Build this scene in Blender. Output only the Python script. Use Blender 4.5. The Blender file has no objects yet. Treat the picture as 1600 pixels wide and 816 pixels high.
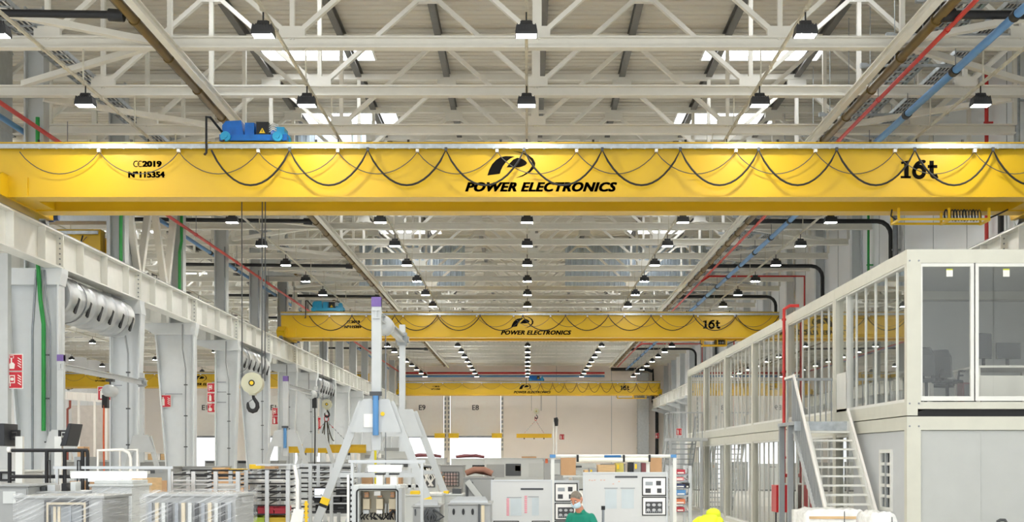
import bpy, bmesh, math, random
from mathutils import Vector, Matrix
random.seed(7)
SC = bpy.context.scene
COL = SC.collection

# ------------------------------------------------------------------ camera, world, light, exposure
F = 2064.0                      # focal length in pixels of the 1600 px frame
CAMZ = 2.2
cd = bpy.data.cameras.new('camera'); cam = bpy.data.objects.new('camera', cd); COL.objects.link(cam)
cam.location = (0, 0, CAMZ); cam.rotation_euler = (math.pi/2, 0, 0)
cd.sensor_width = 36; cd.lens = F/1600*36; cd.clip_end = 500; cd.clip_start = 0.1
cd.shift_x = -25/1600; cd.shift_y = (717-408)/1600
SC.camera = cam
W = bpy.data.worlds.new('World'); SC.world = W; W.use_nodes = True
W.node_tree.nodes['Background'].inputs[0].default_value = (0.93, 0.97, 1.0, 1)
W.node_tree.nodes['Background'].inputs[1].default_value = 1.3
LAMP_POWER = 190.0
SKYLIGHT_POWER = 6.5
vs = SC.view_settings
vs.view_transform = 'Standard'; vs.look = 'None'; vs.gamma = 1; vs.use_curve_mapping = False
vs.exposure = 0.5
try:
    SC.cycles.use_denoising = True
    SC.cycles.max_bounces = 7; SC.cycles.diffuse_bounces = 5; SC.cycles.glossy_bounces = 3
    SC.cycles.transparent_max_bounces = 10; SC.cycles.sample_clamp_indirect = 6
    SC.cycles.caustics_reflective = False; SC.cycles.caustics_refractive = False
except Exception:
    pass

# ------------------------------------------------------------------ helpers
def PX(px, d): return (px-825.0)*d/F          # photo column at distance d -> world X
def PZ(py, d): return CAMZ+(717.0-py)*d/F     # photo row at distance d -> world Z
def lin(c):
    return tuple(((x/255)/12.92 if x/255 <= 0.04045 else ((x/255+0.055)/1.055)**2.4) for x in c)

MATS = {}
def mat(name, rgb, rough=0.5, metal=0.0, var=0.06, scale=3.0, spec=0.5, bump=0.0, emit=0.0, stretch=None):
    """principled paint with a faint procedural unevenness"""
    if name in MATS: return MATS[name]
    m = bpy.data.materials.new(name); m.use_nodes = True
    nt = m.node_tree; b = nt.nodes['Principled BSDF']
    c = lin(rgb)
    b.inputs['Roughness'].default_value = rough; b.inputs['Metallic'].default_value = metal
    b.inputs['Specular IOR Level'].default_value = spec
    if var or bump:
        tc = nt.nodes.new('ShaderNodeTexCoord'); n = nt.nodes.new('ShaderNodeTexNoise')
        n.inputs['Scale'].default_value = scale; n.inputs['Detail'].default_value = 4
        src = tc.outputs['Object']
        if stretch:
            mp = nt.nodes.new('ShaderNodeMapping'); mp.inputs['Scale'].default_value = stretch
            nt.links.new(src, mp.inputs['Vector']); src = mp.outputs['Vector']
        nt.links.new(src, n.inputs['Vector'])
        r = nt.nodes.new('ShaderNodeValToRGB')
        r.color_ramp.elements[0].position = 0.3; r.color_ramp.elements[1].position = 0.7
        r.color_ramp.elements[0].color = tuple(x*(1-var) for x in c)+(1,)
        r.color_ramp.elements[1].color = tuple(min(1, x*(1+var)) for x in c)+(1,)
        nt.links.new(n.outputs['Fac'], r.inputs['Fac']); nt.links.new(r.outputs['Color'], b.inputs['Base Color'])
        if bump:
            bp = nt.nodes.new('ShaderNodeBump'); bp.inputs['Strength'].default_value = bump; bp.inputs['Distance'].default_value = 0.03
            nt.links.new(n.outputs['Fac'], bp.inputs['Height']); nt.links.new(bp.outputs['Normal'], b.inputs['Normal'])
    else:
        b.inputs['Base Color'].default_value = c+(1,)
    if emit:
        b.inputs['Emission Color'].default_value = c+(1,); b.inputs['Emission Strength'].default_value = emit
    MATS[name] = m
    return m

def emission(name, rgb, s):
    if name in MATS: return MATS[name]
    m = bpy.data.materials.new(name); m.use_nodes = True; nt = m.node_tree
    nt.nodes.clear(); e = nt.nodes.new('ShaderNodeEmission'); o = nt.nodes.new('ShaderNodeOutputMaterial')
    e.inputs[0].default_value = lin(rgb)+(1,); e.inputs[1].default_value = s
    nt.links.new(e.outputs[0], o.inputs[0]); MATS[name] = m
    return m

def pane(name, tint, ior=1.6, rough=0.01, base=0.0):
    """window pane: see-through with mirror reflection growing towards grazing view"""
    if name in MATS: return MATS[name]
    m = bpy.data.materials.new(name); m.use_nodes = True; nt = m.node_tree; nt.nodes.clear()
    t = nt.nodes.new('ShaderNodeBsdfTransparent'); t.inputs[0].default_value = tuple(tint)+(1,)
    g = nt.nodes.new('ShaderNodeBsdfGlossy'); g.inputs['Roughness'].default_value = rough
    g.inputs[0].default_value = (0.95, 0.96, 0.95, 1)
    f = nt.nodes.new('ShaderNodeFresnel'); f.inputs[0].default_value = ior
    a = nt.nodes.new('ShaderNodeMath'); a.operation = 'ADD'; a.use_clamp = True; a.inputs[1].default_value = base
    x = nt.nodes.new('ShaderNodeMixShader'); o = nt.nodes.new('ShaderNodeOutputMaterial')
    gm = nt.nodes.new('ShaderNodeNewGeometry'); iv = nt.nodes.new('ShaderNodeMath'); iv.operation = 'SUBTRACT'; iv.inputs[0].default_value = 1.0
    ml = nt.nodes.new('ShaderNodeMath'); ml.operation = 'MULTIPLY'     # the inner face of the pane does not mirror a second time
    c2 = nt.nodes.new('ShaderNodeMix'); c2.data_type = 'RGBA'; c2.inputs[6].default_value = tuple(tint)+(1,); c2.inputs[7].default_value = (1, 1, 1, 1)
    nt.links.new(gm.outputs['Backfacing'], iv.inputs[1]); nt.links.new(gm.outputs['Backfacing'], c2.inputs[0]); nt.links.new(c2.outputs[2], t.inputs[0])
    nt.links.new(f.outputs[0], a.inputs[0]); nt.links.new(a.outputs[0], ml.inputs[0]); nt.links.new(iv.outputs[0], ml.inputs[1])
    nt.links.new(ml.outputs[0], x.inputs[0]); nt.links.new(t.outputs[0], x.inputs[1]); nt.links.new(g.outputs[0], x.inputs[2])
    nt.links.new(x.outputs[0], o.inputs[0]); MATS[name] = m
    return m

class MB:
    """collects shapes in world coordinates, then links them as ONE mesh object"""
    def __init__(s): s.v = []; s.f = []; s.m = []; s.s = []
    def add(s, vs_, fs, m=0, smooth=False):
        o = len(s.v); s.v.extend([tuple(p) for p in vs_])
        for f in fs: s.f.append([o+i for i in f]); s.m.append(m); s.s.append(smooth)
        return s
    def box(s, x0, x1, y0, y1, z0, z1, m=0):
        p = [(x0,y0,z0),(x1,y0,z0),(x1,y1,z0),(x0,y1,z0),(x0,y0,z1),(x1,y0,z1),(x1,y1,z1),(x0,y1,z1)]
        return s.add(p, [(0,3,2,1),(4,5,6,7),(0,1,5,4),(1,2,6,5),(2,3,7,6),(3,0,4,7)], m)
    def bar(s, p, q, w, h, m=0, up=(0,0,1)):
        p = Vector(p); q = Vector(q); d = (q-p).normalized(); u = Vector(up)
        if abs(d.dot(u)) > 0.98: u = Vector((0,1,0))
        a = d.cross(u).normalized()*w/2; b = a.cross(d).normalized()*h/2
        c = [p-a-b, p+a-b, p+a+b, p-a+b, q-a-b, q+a-b, q+a+b, q-a+b]
        return s.add(c, [(0,3,2,1),(4,5,6,7),(0,1,5,4),(1,2,6,5),(2,3,7,6),(3,0,4,7)], m)
    def tube(s, pts, r, n=8, m=0, cap=True):
        pts = [Vector(p) for p in pts]; rings = []
        ref = None
        for i, p in enumerate(pts):
            d = ((pts[i+1]-p).normalized() if i < len(pts)-1 else Vector()) + ((p-pts[i-1]).normalized() if i else Vector())
            d.normalize()
            if ref is None:
                ref = Vector((0,0,1)) if abs(d.z) < 0.9 else Vector((1,0,0))
            a = d.cross(ref)
            if a.length < 1e-4: a = d.cross(Vector((0,1,0.3)))
            a.normalize(); b = a.cross(d).normalized(); ref = b
            rr = r[i] if isinstance(r, (list, tuple)) else r
            rings.append([p+a*rr*math.cos(2*math.pi*k/n)+b*rr*math.sin(2*math.pi*k/n) for k in range(n)])
        vs_ = [q for R in rings for q in R]; fs = []
        for i in range(len(rings)-1):
            for k in range(n):
                fs.append((i*n+k, i*n+(k+1) % n, (i+1)*n+(k+1) % n, (i+1)*n+k))
        s.add(vs_, fs, m, True)
        if cap:
            s.add(rings[0], [tuple(range(n))], m); s.add(rings[-1], [tuple(range(n-1,-1,-1))], m)
        return s
    def cyl(s, p, q, r, n=16, m=0): return s.tube([p, q], r, n, m)
    def prism(s, poly, a, b, axis='y', m=0):
        def P(u, w, t): return {'y': (u, t, w), 'x': (t, u, w), 'z': (u, w, t)}[axis]
        n = len(poly); vs_ = [P(u, w, a) for u, w in poly]+[P(u, w, b) for u, w in poly]
        fs = [tuple(range(n)), tuple(range(2*n-1, n-1, -1))]+[(i, (i+1) % n, n+(i+1) % n, n+i) for i in range(n)]
        return s.add(vs_, fs, m)
    def frame(s, x0, x1, z0, z1, y0, y1, t, m=0):
        """rectangular picture-frame in the XZ plane"""
        s.box(x0, x1, y0, y1, z0, z0+t, m); s.box(x0, x1, y0, y1, z1-t, z1, m)
        s.box(x0, x0+t, y0, y1, z0+t, z1-t, m); return s.box(x1-t, x1, y0, y1, z0+t, z1-t, m)
    def build(s, name, mats, parent=None, bevel=0.0, subd=0):
        if not isinstance(mats, (list, tuple)): mats = [mats]
        org = Vector()
        q = parent
        while q is not None: org += q.location; q = q.parent
        loc = Vector()
        if parent is None:
            lo = [min(p[i] for p in s.v) for i in range(3)]; hi = [max(p[i] for p in s.v) for i in range(3)]
            loc = Vector(((lo[0]+hi[0])/2, (lo[1]+hi[1])/2, lo[2])); org = loc
        me = bpy.data.meshes.new(name)
        me.from_pydata([(p[0]-org.x, p[1]-org.y, p[2]-org.z) for p in s.v], [], s.f)
        for m_ in mats: me.materials.append(m_)
        for i, pl in enumerate(me.polygons):
            pl.material_index = s.m[i]; pl.use_smooth = s.s[i]
        bm = bmesh.new(); bm.from_mesh(me); bmesh.ops.recalc_face_normals(bm, faces=bm.faces); bm.to_mesh(me); bm.free()
        o = bpy.data.objects.new(name, me); COL.objects.link(o); o.location = loc
        if parent is not None: o.parent = parent
        if bevel:
            bv = o.modifiers.new('bevel', 'BEVEL'); bv.width = bevel; bv.segments = 2; bv.limit_method = 'ANGLE'
        if subd:
            sd = o.modifiers.new('subd', 'SUBSURF'); sd.levels = subd; sd.render_levels = subd
        return o

def tag(o, label, cat, group=None, kind=None):
    if label: o['label'] = label
    if cat: o['category'] = cat
    if group: o['group'] = group
    if kind: o['kind'] = kind
    return o
def thing(name, loc, label, cat, group=None):
    o = bpy.data.objects.new(name, None); COL.objects.link(o); o.location = loc; o.empty_display_size = 0.2
    return tag(o, label, cat, group)
def struct(o): o['kind'] = 'structure'; return o
def dup(o, loc, label=None, parent=None):
    c = o.copy(); COL.objects.link(c)
    if parent is not None: c.parent = parent
    else:
        c.location = loc
        if label: c['label'] = label
    for ch in o.children: dup(ch, None, None, c)
    return c
ORD = ['first','second','third','fourth','fifth','sixth','seventh','eighth','ninth','tenth','eleventh','twelfth','thirteenth','fourteenth','fifteenth','sixteenth','seventeenth','eighteenth','nineteenth','twentieth','twenty-first','twenty-second','twenty-third','twenty-fourth','twenty-fifth','twenty-sixth','twenty-seventh','twenty-eighth','twenty-ninth','thirtieth','thirty-first','thirty-second','thirty-third','thirty-fourth','thirty-fifth']

def text(name, body, cx, y, cz, m, width=None, height=None, shear=0.0, bold=0.0, parent=None, space=1.0, depth=0.004, face='y'):
    """raised lettering facing the viewer's side (-Y), or facing -X; centred on (cx, cz)"""
    cu = bpy.data.curves.new('t', 'FONT'); cu.body = body; cu.size = 1; cu.shear = shear; cu.offset = bold*0.35; cu.space_character = space
    cu.extrude = 0.01; cu.resolution_u = 3
    to = bpy.data.objects.new('t', cu); COL.objects.link(to)
    bpy.context.view_layer.update()
    dg = bpy.context.evaluated_depsgraph_get()
    me = bpy.data.meshes.new_from_object(to.evaluated_get(dg))
    bpy.data.objects.remove(to)
    xs = [v.co.x for v in me.vertices]; ys = [v.co.y for v in me.vertices]
    w, h = max(xs)-min(xs), max(ys)-min(ys)
    sx = width/w if width else height/h; sy = height/h if height else sx
    mx, my = (max(xs)+min(xs))/2, (max(ys)+min(ys))/2
    b = MB()
    for ox, oy in (((0, 0),) if not bold else ((-bold, -bold*0.5), (bold, -bold*0.5), (-bold, bold*0.5), (bold, bold*0.5), (0, 0))):   # heavier strokes
        vv = []
        for v in me.vertices:
            u = (v.co.x-mx+ox)*sx; t = (v.co.y-my+oy)*sy; d = v.co.z/0.01*depth
            vv.append((cx+u, y-d, cz+t))
        b.add(vv, [tuple(p.vertices) for p in me.polygons])
    bpy.data.meshes.remove(me)
    return b.build(name, m, parent)

# ------------------------------------------------------------------ materials
WHITE = mat('white_paint', (226, 226, 220), 0.45, var=0.03)
COLW = mat('column_paint', (212, 216, 218), 0.45, var=0.03)
WARMW = mat('truss_paint', (225, 222, 212), 0.5, var=0.03)
OFFW = mat('office_frame_paint', (204, 203, 190), 0.45, var=0.03)
PANEL = mat('office_panel', (184, 186, 183), 0.5, var=0.02)
LGREY = mat('light_grey_paint', (190, 193, 193), 0.4, var=0.04)
GREY = mat('grey_paint', (150, 154, 156), 0.4, var=0.05)
DGREY = mat('dark_grey', (72, 74, 76), 0.5, var=0.05)
GALV = mat('galvanised_steel', (176, 182, 186), 0.38, 0.55, var=0.15, scale=8)
DUCT = mat('duct_metal', (188, 192, 194), 0.33, 0.6, var=0.08, scale=5)
STEEL = mat('bare_steel', (140, 144, 148), 0.35, 0.7, var=0.1, scale=6)
BLACK = mat('black_rubber', (22, 22, 24), 0.55, var=0.1)
LAMPB = mat('lamp_housing_black', (38, 38, 40), 0.5, var=0.1)
YELLOW = mat('crane_yellow', (210, 170, 16), 0.36, var=0.04, scale=0.7)
YELL2 = mat('safety_yellow', (240, 200, 30), 0.45, var=0.05)
INK = mat('black_lettering', (16, 14, 12), 0.8, var=0.05, spec=0.1)
BLUE = mat('motor_blue', (0, 104, 190), 0.35, var=0.12, scale=6)
LBLUE = mat('light_blue', (40, 160, 205), 0.35, var=0.08)
PIPEB = mat('pipe_blue', (84, 138, 190), 0.4, var=0.05)
PIPER = mat('pipe_red', (190, 42, 38), 0.4, var=0.06)
RED = mat('red_enamel', (186, 14, 24), 0.35, var=0.05)
SIGNR = mat('sign_red', (190, 10, 34), 0.4, var=0.03)
SIGNW = mat('sign_white', (235, 232, 226), 0.5, var=0.02)
BROWN = mat('bronze_pipe', (104, 84, 42), 0.4, 0.3, var=0.15)
GREEN = mat('cable_green', (30, 140, 60), 0.45, var=0.1)
TAN = mat('cardboard', (190, 150, 110), 0.75, var=0.08)
WOOD = mat('pale_timber', (206, 172, 126), 0.65, var=0.12, scale=4, stretch=(1, 1, 8))
COPPER = mat('copper_busbar', (190, 120, 70), 0.35, 0.6, var=0.12)
FLOORM = mat('sealed_concrete', (226, 224, 218), 0.28, var=0.08, scale=0.6)
ROOFM = mat('roof_sheet', (208, 203, 190), 0.6, var=0.04, scale=0.4)
WALLM = mat('wall_panel_grey', (234, 236, 238), 0.55, var=0.02, scale=0.5)
ENDW = mat('wall_panel_cream', (253, 245, 237), 0.6, var=0.02, scale=0.5)
DOORM = mat('door_panel_cream', (255, 249, 242), 0.5, var=0.02)
PURLIN = mat('purlin_grey', (92, 90, 86), 0.5, var=0.1)
LEDM = emission('led_white', (255, 252, 244), LAMP_POWER)
SKYM = emission('skylight_daylight', (246, 250, 255), SKYLIGHT_POWER)
GLASS = pane('office_glass', (0.86, 0.88, 0.86), 2.5, base=0.22)
GLASSF = pane('office_front_glass', (0.90, 0.91, 0.88), 1.5, base=0.07)
FILM = None
SKIN = mat('skin', (190, 128, 100), 0.5, var=0.05)

# ------------------------------------------------------------------ the setting
YEND = 130.0; XR = 13.6; XL = -40.0; ZROOF = CAMZ+11.75; Y0 = -4.0
b = MB(); b.box(XL, XR+0.3, Y0, YEND+14, -0.2, 0.0); struct(b.build('floor', FLOORM))

# ribbed roof sheet, ribs along X, with skylight holes left open at the strips
SKY_Y = [29.7+7.5*k for k in range(13)]
def rib_sheet(b, x0, x1, y0, y1, z, step=0.36):
    """profiled roof deck: ribs running along X"""
    n = max(1, round((y1-y0)/step)); w = (y1-y0)/n
    prof = []
    for i in range(n):
        a = y0+i*w
        prof += [(a, z), (a+w*0.68, z), (a+w*0.76, z+0.05), (a+w*0.92, z+0.05)]
    prof.append((y1, z))
    vs_ = [(x0, y, zz) for y, zz in prof]+[(x1, y, zz) for y, zz in prof]; m = len(prof)
    b.add(vs_, [(i, i+1, m+i+1, m+i) for i in range(m-1)])
SKX = [(-7.9, -4.5), (5.1, 8.5), (-34.9, -31.5), (-21.9, -18.5)]
b = MB(); y = 12.0
xs = [XL]+sorted([v for p in SKX for v in p])+[XR+0.3]
for sy in SKY_Y+[None]:
    ye = sy if sy else YEND
    rib_sheet(b, XL, XR+0.3, y, ye, ZROOF)
    if sy is None: break
    for k in range(0, len(xs), 2): rib_sheet(b, xs[k], xs[k+1], sy, sy+1.7, ZROOF)
    y = sy+1.7
struct(b.build('ceiling', ROOFM))
n = 0
for sy in SKY_Y:
    for a, c in SKX:
        n += 1
        b = MB(); b.box(a, c, sy, sy+1.7, ZROOF+0.12, ZROOF+0.16); w = struct(b.build('window_%d' % n, SKYM))
        b = MB()
        for q in (a-0.05, c): b.box(q, q+0.05, sy, sy+1.7, ZROOF-0.02, ZROOF+0.2)
        for q in (sy-0.05, sy+1.7): b.box(a, c, q, q+0.05, ZROOF-0.02, ZROOF+0.2)
        b.build('skylight_frame', WHITE, w)
def seams_y(b, x, y0, y1, step, z0, z1, m, side=-1):
    y = y0
    while y < y1:
        b.box(min(x, x+side*0.012), max(x, x+side*0.012), y, y+0.03, z0, z1, m); y += step
b = MB(); b.box(XR, XR+0.3, Y0, YEND+0.3, 0, ZROOF+0.3); seams_y(b, XR, 10.3, YEND, 3.4, 0, ZROOF, 1)
struct(b.build('wall_right', [WALLM, GREY]))
b = MB(); b.box(XL-0.3, XL, Y0, YEND+0.3, 0, ZROOF+0.3); seams_y(b, XL, 10, YEND, 5, 0, ZROOF, 1, 1)
struct(b.build('wall_left', [WALLM, LGREY]))
# end wall with dock door openings
DOORS = [('E12', -34.1, -29.1), ('E11', -27.4, -22.4), ('E10', -20.9, -15.9), ('E9', PX(625, YEND), PX(694, YEND)), ('E8', PX(703, YEND), PX(783, YEND))]
DTOP = PZ(618, YEND)
b = MB(); x = XL
for nm, a, c in DOORS:
    b.box(x, a, YEND, YEND+0.3, 0, ZROOF+0.3); b.box(a, c, YEND, YEND+0.3, DTOP, ZROOF+0.3); x = c
b.box(x, XR, YEND, YEND+0.3, 0, ZROOF+0.3)
for xs_ in (PX(869, YEND), PX(955, YEND), PX(996, YEND)): b.box(xs_, xs_+0.05, YEND-0.02, YEND, 0, ZROOF, 1)
struct(b.build('wall_back', [ENDW, LGREY]))
for i, (nm, a, c) in enumerate(DOORS):
    zl = PZ(683, YEND)
    b = MB()
    for k in range(6):
        z0 = zl+(DTOP-zl)*k/6; b.box(a+0.05, c-0.05, YEND+0.08, YEND+0.16, z0+0.015, zl+(DTOP-zl)*(k+1)/6-0.015)
    b.box(a+0.05, c-0.05, YEND+0.11, YEND+0.13, zl, DTOP)
    d = struct(b.build('door_%d' % (i+1), DOORM))
    b = MB(); b.box(a-0.25, a, YEND-0.08, YEND, 0, DTOP+0.1); b.box(c, c+0.25, YEND-0.08, YEND, 0, DTOP+0.1)
    for q in (a-0.12, c+0.12):
        z = 3.0
        while z < DTOP: b.box(q-0.08, q+0.08, YEND-0.1, YEND-0.08, z, z+0.28, 1); z += 0.45
    b.build('guide_rail', [WARMW, GREY], d)
    b = MB(); b.box(a-0.1, c+0.1, YEND-0.6, YEND-0.35, zl-0.08, zl+0.1)
    b.build('bottom_rail', STEEL, d)
    b = MB()
    for q in ((a-0.1, a+0.9), (c-0.9, c+0.1)): b.box(q[0], q[1], YEND-0.7, YEND-0.3, zl-0.12, zl+0.35)
    b.build('rail_end', YELL2, d)
    if nm != 'E10': text('door_number', nm, (a+c)/2+ (0.0), YEND+0.07, PZ(637, YEND), DGREY, height=0.5, bold=0.01, parent=d)
# ------------------------------------------------------------------ roof trusses
HB = CAMZ+9.0; HT = CAMZ+11.5           # chord heights
TY = [28.6+3.75*k for k in range(27)]
NODES = [-13.05, -10.4, -7.75, -5.1, -2.45, 0.2, 2.83, 5.45, 8.1, 10.7, 13.3]     # even = top, odd = bottom
def make_truss(nodes, y, name_lbl, start_top=True):
    t = thing('roof_truss', (nodes[0], y, HB), name_lbl, 'truss')
    b = MB()
    for z in (HB-0.11, HB+0.11): b.box(nodes[0], nodes[-1], y-0.12, y+0.12, z-0.018, z+0.018)
    b.box(nodes[0], nodes[-1], y-0.02, y+0.02, HB-0.11, HB+0.11); b.build('bottom_chord', WARMW, t)
    b = MB(); b.bar((nodes[0], y, HT), (nodes[-1], y, HT), 0.2, 0.16); b.build('top_chord', WARMW, t)
    for i in range(len(nodes)-1):
        za, zb_ = (HT-0.06, HB+0.1) if (i % 2 == 0) == start_top else (HB+0.1, HT-0.06)
        b = MB(); b.bar((nodes[i], y, za), (nodes[i+1], y, zb_), 0.1, 0.14, up=(0, 1, 0)); b.build('diagonal', WARMW, t)
    for i, x in enumerate(nodes):
        if abs(x+2.45) < 0.1 or abs(x-2.83) < 0.1: continue
        w = 0.19 if abs(x-0.2) < 0.1 else 0.1
        b = MB(); b.box(x-w/2, x+w/2, y-0.06, y+0.06, HB+0.12, HT-0.07); b.build('post', WARMW, t)
    for i, x in enumerate(nodes):
        top = (i % 2 == 0) == start_top
        z = HT-0.2 if top else HB+0.22
        b = MB(); b.box(x-0.28, x+0.28, y-0.075, y+0.075, z-0.13, z+0.13); b.build('gusset_plate', WARMW, t)
    return t
tr = make_truss(NODES, TY[0], 'white steel roof truss across the main hall, first from the front')
for k in range(1, len(TY)):
    dup(tr, (NODES[0], TY[k], HB), 'white steel roof truss across the main hall, %s from the front' % ORD[k])
LN = [-39.6+2.65*k for k in range(11)]
tl = make_truss(LN, TY[0], 'white steel roof truss across the side bay, first from the front')
for k in range(1, len(TY)):
    dup(tl, (LN[0], TY[k], HB), 'white steel roof truss across the side bay, %s from the front' % ORD[k])

# purlins running down the hall under the roof sheet
side = ['over the far side bay', 'over the middle of the side bay', 'over the near edge of the side bay']
for k, x in enumerate([-10.4, -7.75, -5.1, -2.45, 0.42, 2.83, 5.45, 8.1, 10.7]):
    b = MB(); b.box(x-0.09, x+0.09, 24, YEND-0.05, ZROOF-0.26, ZROOF-0.22); b.box(x-0.02, x+0.02, 24, YEND-0.05, ZROOF-0.22, ZROOF-0.05); b.box(x-0.09, x+0.09, 24, YEND-0.05, ZROOF-0.05, ZROOF-0.01)
    tag(b.build('roof_purlin', PURLIN), 'dark steel purlin under the main hall roof, %s from the column side' % ORD[k], 'purlin')
for k, x in enumerate([-34.3, -29.0, -23.7, -18.4]):
    b = MB(); b.box(x-0.09, x+0.09, 28, YEND-0.05, ZROOF-0.26, ZROOF-0.22); b.box(x-0.02, x+0.02, 28, YEND-0.05, ZROOF-0.22, ZROOF-0.01)
    tag(b.build('roof_purlin', PURLIN), 'dark steel purlin under the side bay roof, %s from the far wall' % ORD[k], 'purlin')
# long white beams tying the bottom chords
for x, w in ((-7.58, 'on the column side of the hall'), (7.8, 'on the office side of the hall')):
    b = MB()
    for z in (HB-0.3, HB-0.14): b.box(x-0.08, x+0.08, 22, 126.5, z-0.015, z+0.015)
    b.box(x-0.02, x+0.02, 22, 126.5, HB-0.3, HB-0.14)
    tag(b.build('tie_beam', WARMW), 'long white tie beam beside the bronze pipe, %s' % w, 'beam')
# zigzag wind bracing at chord level along both edges
for sx, w in ((-1, 'column side'), (1, 'office side')):
    for k in range(-1, 14):
        y0 = 28.6+7.5*k
        if k >= 0:
            b = MB(); b.bar((sx*7.95, y0, HB), (sx*12.1, y0-3.1, HB), 0.16, 0.13)
            tag(b.build('wind_brace', WARMW), 'white wind brace slanting towards the camera, %s from the front on the %s' % (ORD[k], w), 'brace')
        if k >= 0:
            b = MB(); b.bar((sx*7.95, y0, HB), (sx*12.1, y0+3.1, HB), 0.16, 0.13)
            tag(b.build('wind_brace', WARMW), 'white wind brace slanting away from the camera, %s from the front on the %s' % (ORD[k], w), 'brace')
# smoke curtains of profiled sheet hanging from the roof
def ribbed_xz(b, x0, x1, y, z0, z1, step=0.3, dep=0.06):
    n = int((x1-x0)/step); pr = []
    for i in range(n):
        a = x0+i*step; pr += [(a, y), (a+step*0.4, y), (a+step*0.5, y+dep), (a+step*0.9, y+dep)]
    pr.append((x0+n*step, y)); m = len(pr)
    b.add([(x, yy, z0) for x, yy in pr]+[(x, yy, z1) for x, yy in pr], [(i, i+1, m+i+1, m+i) for i in range(m-1)])
CURT = mat('curtain_sheet', (190, 203, 214), 0.3, 0.35, var=0.05)
for x0, x1, y, w in ((-9.1, -3.4, 71.2, 'column side half of the hall'), (2.0, 9.8, 71.2, 'office side half of the hall'), (-9.0, -5.7, 46.5, 'space behind the blue hoist')):
    b = MB(); ribbed_xz(b, x0, x1, y, HB+0.2, ZROOF-0.02)
    tag(b.build('smoke_curtain', CURT), 'blue-grey ribbed metal smoke curtain under the roof, %s' % w, 'smoke curtain')

# ------------------------------------------------------------------ lamp rows
ROWX = [-9.63, -4.81, -0.03, 5.04, 9.85]
ROWN = ['row by the columns', 'second row from columns', 'centre row', 'second row from office wall', 'row by the office wall']
ZL = CAMZ+7.70
LY = [24.0+4.75*k for k in range(22)]
def make_lamp(x, y, z, lbl):
    t = thing('high_bay_lamp', (x, y, z), lbl, 'lamp')
    b = MB()
    def ring(w, d, zz): return [(x-w, y-d, zz), (x+w, y-d, zz), (x+w, y+d, zz), (x-w, y+d, zz)]
    lv = [ring(0.185, 0.13, z-0.02), ring(0.2, 0.145, z-0.02), ring(0.2, 0.145, z+0.03), ring(0.18, 0.13, z+0.15), ring(0.11, 0.09, z+0.17), ring(0.09, 0.06, z+0.25)]
    for i in range(len(lv)-1):
        b.add(lv[i]+lv[i+1], [(k, (k+1) % 4, 4+(k+1) % 4, 4+k) for k in range(4)])
    b.add(lv[-1], [(0, 1, 2, 3)])
    for k in range(7):
        q = x-0.165+k*0.055; b.box(q-0.008, q+0.008, y-0.14, y+0.14, z+0.04, z+0.17)
    b.build('housing', LAMPB, t)
    b = MB(); b.box(x-0.182, x+0.182, y-0.127, y+0.127, z-0.016, z+0.01); b.build('diffuser', LEDM, t)
    b = MB(); b.tube([(x-0.1, y, z+0.17), (x-0.1, y, z+0.25), (x+0.1, y, z+0.25), (x+0.1, y, z+0.17)], 0.014, 6)
    b.tube([(x, y, z+0.25), (x, y, z+0.42)], 0.016, 6); b.build('hanger', BLACK, t)
    return t
lamp0 = None
for i, x in enumerate(ROWX):
    b = MB(); b.bar((x, 12, ZL+0.44), (x, 126, ZL+0.44), 0.035, 0.05); b.box(x-0.03, x+0.03, 12, 126, ZL+0.465, ZL+0.475)
    for yy in TY[:-1]: b.box(x-0.012, x+0.012, yy-0.02, yy+0.02, ZL+0.47, HB-0.11)
    y = 13
    while y < 126: b.box(x-0.035, x+0.035, y, y+0.12, ZL+0.41, ZL+0.475); y += 1.2
    tag(b.build('lamp_trunking', mat('trunking', (206, 200, 182), 0.4, 0.3, var=0.15)), 'thin galvanised cable trunking carrying the lamps of the %s' % ROWN[i], 'cable trunking')
    for k, y in enumerate(LY):
        lbl = 'black high bay lamp in the %s, %s from the front' % (ROWN[i], ORD[k])
        if lamp0 is None: lamp0 = make_lamp(x, y, ZL, lbl)
        else: dup(lamp0, (x, y, ZL), lbl)
for i, x in enumerate((-35.5, -29.0, -22.6, -16.4)):
    b = MB(); b.bar((x, 28, ZL+0.44), (x, 126, ZL+0.44), 0.05, 0.05)
    for yy in TY[:-1]: b.box(x-0.012, x+0.012, yy-0.02, yy+0.02, ZL+0.45, HB-0.11)
    tag(b.build('lamp_trunking', MATS['trunking']), 'thin galvanised cable trunking of the %s lamp row in the side bay' % ORD[3-i], 'cable trunking')
    for k in range(13):
        dup(lamp0, (x, 28.75+7.4*k, ZL), 'black high bay lamp of the side bay, %s from the front in the %s row' % (ORD[k], ORD[3-i]))
# lamps of the same grid nearer the camera, above the frame
for i, x in enumerate(ROWX):
    for k in range(3):
        dup(lamp0, (x, 19.25-4.75*k, ZL), 'black high bay lamp before the first truss, %s in the %s' % (ORD[k], ROWN[i]))

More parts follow.
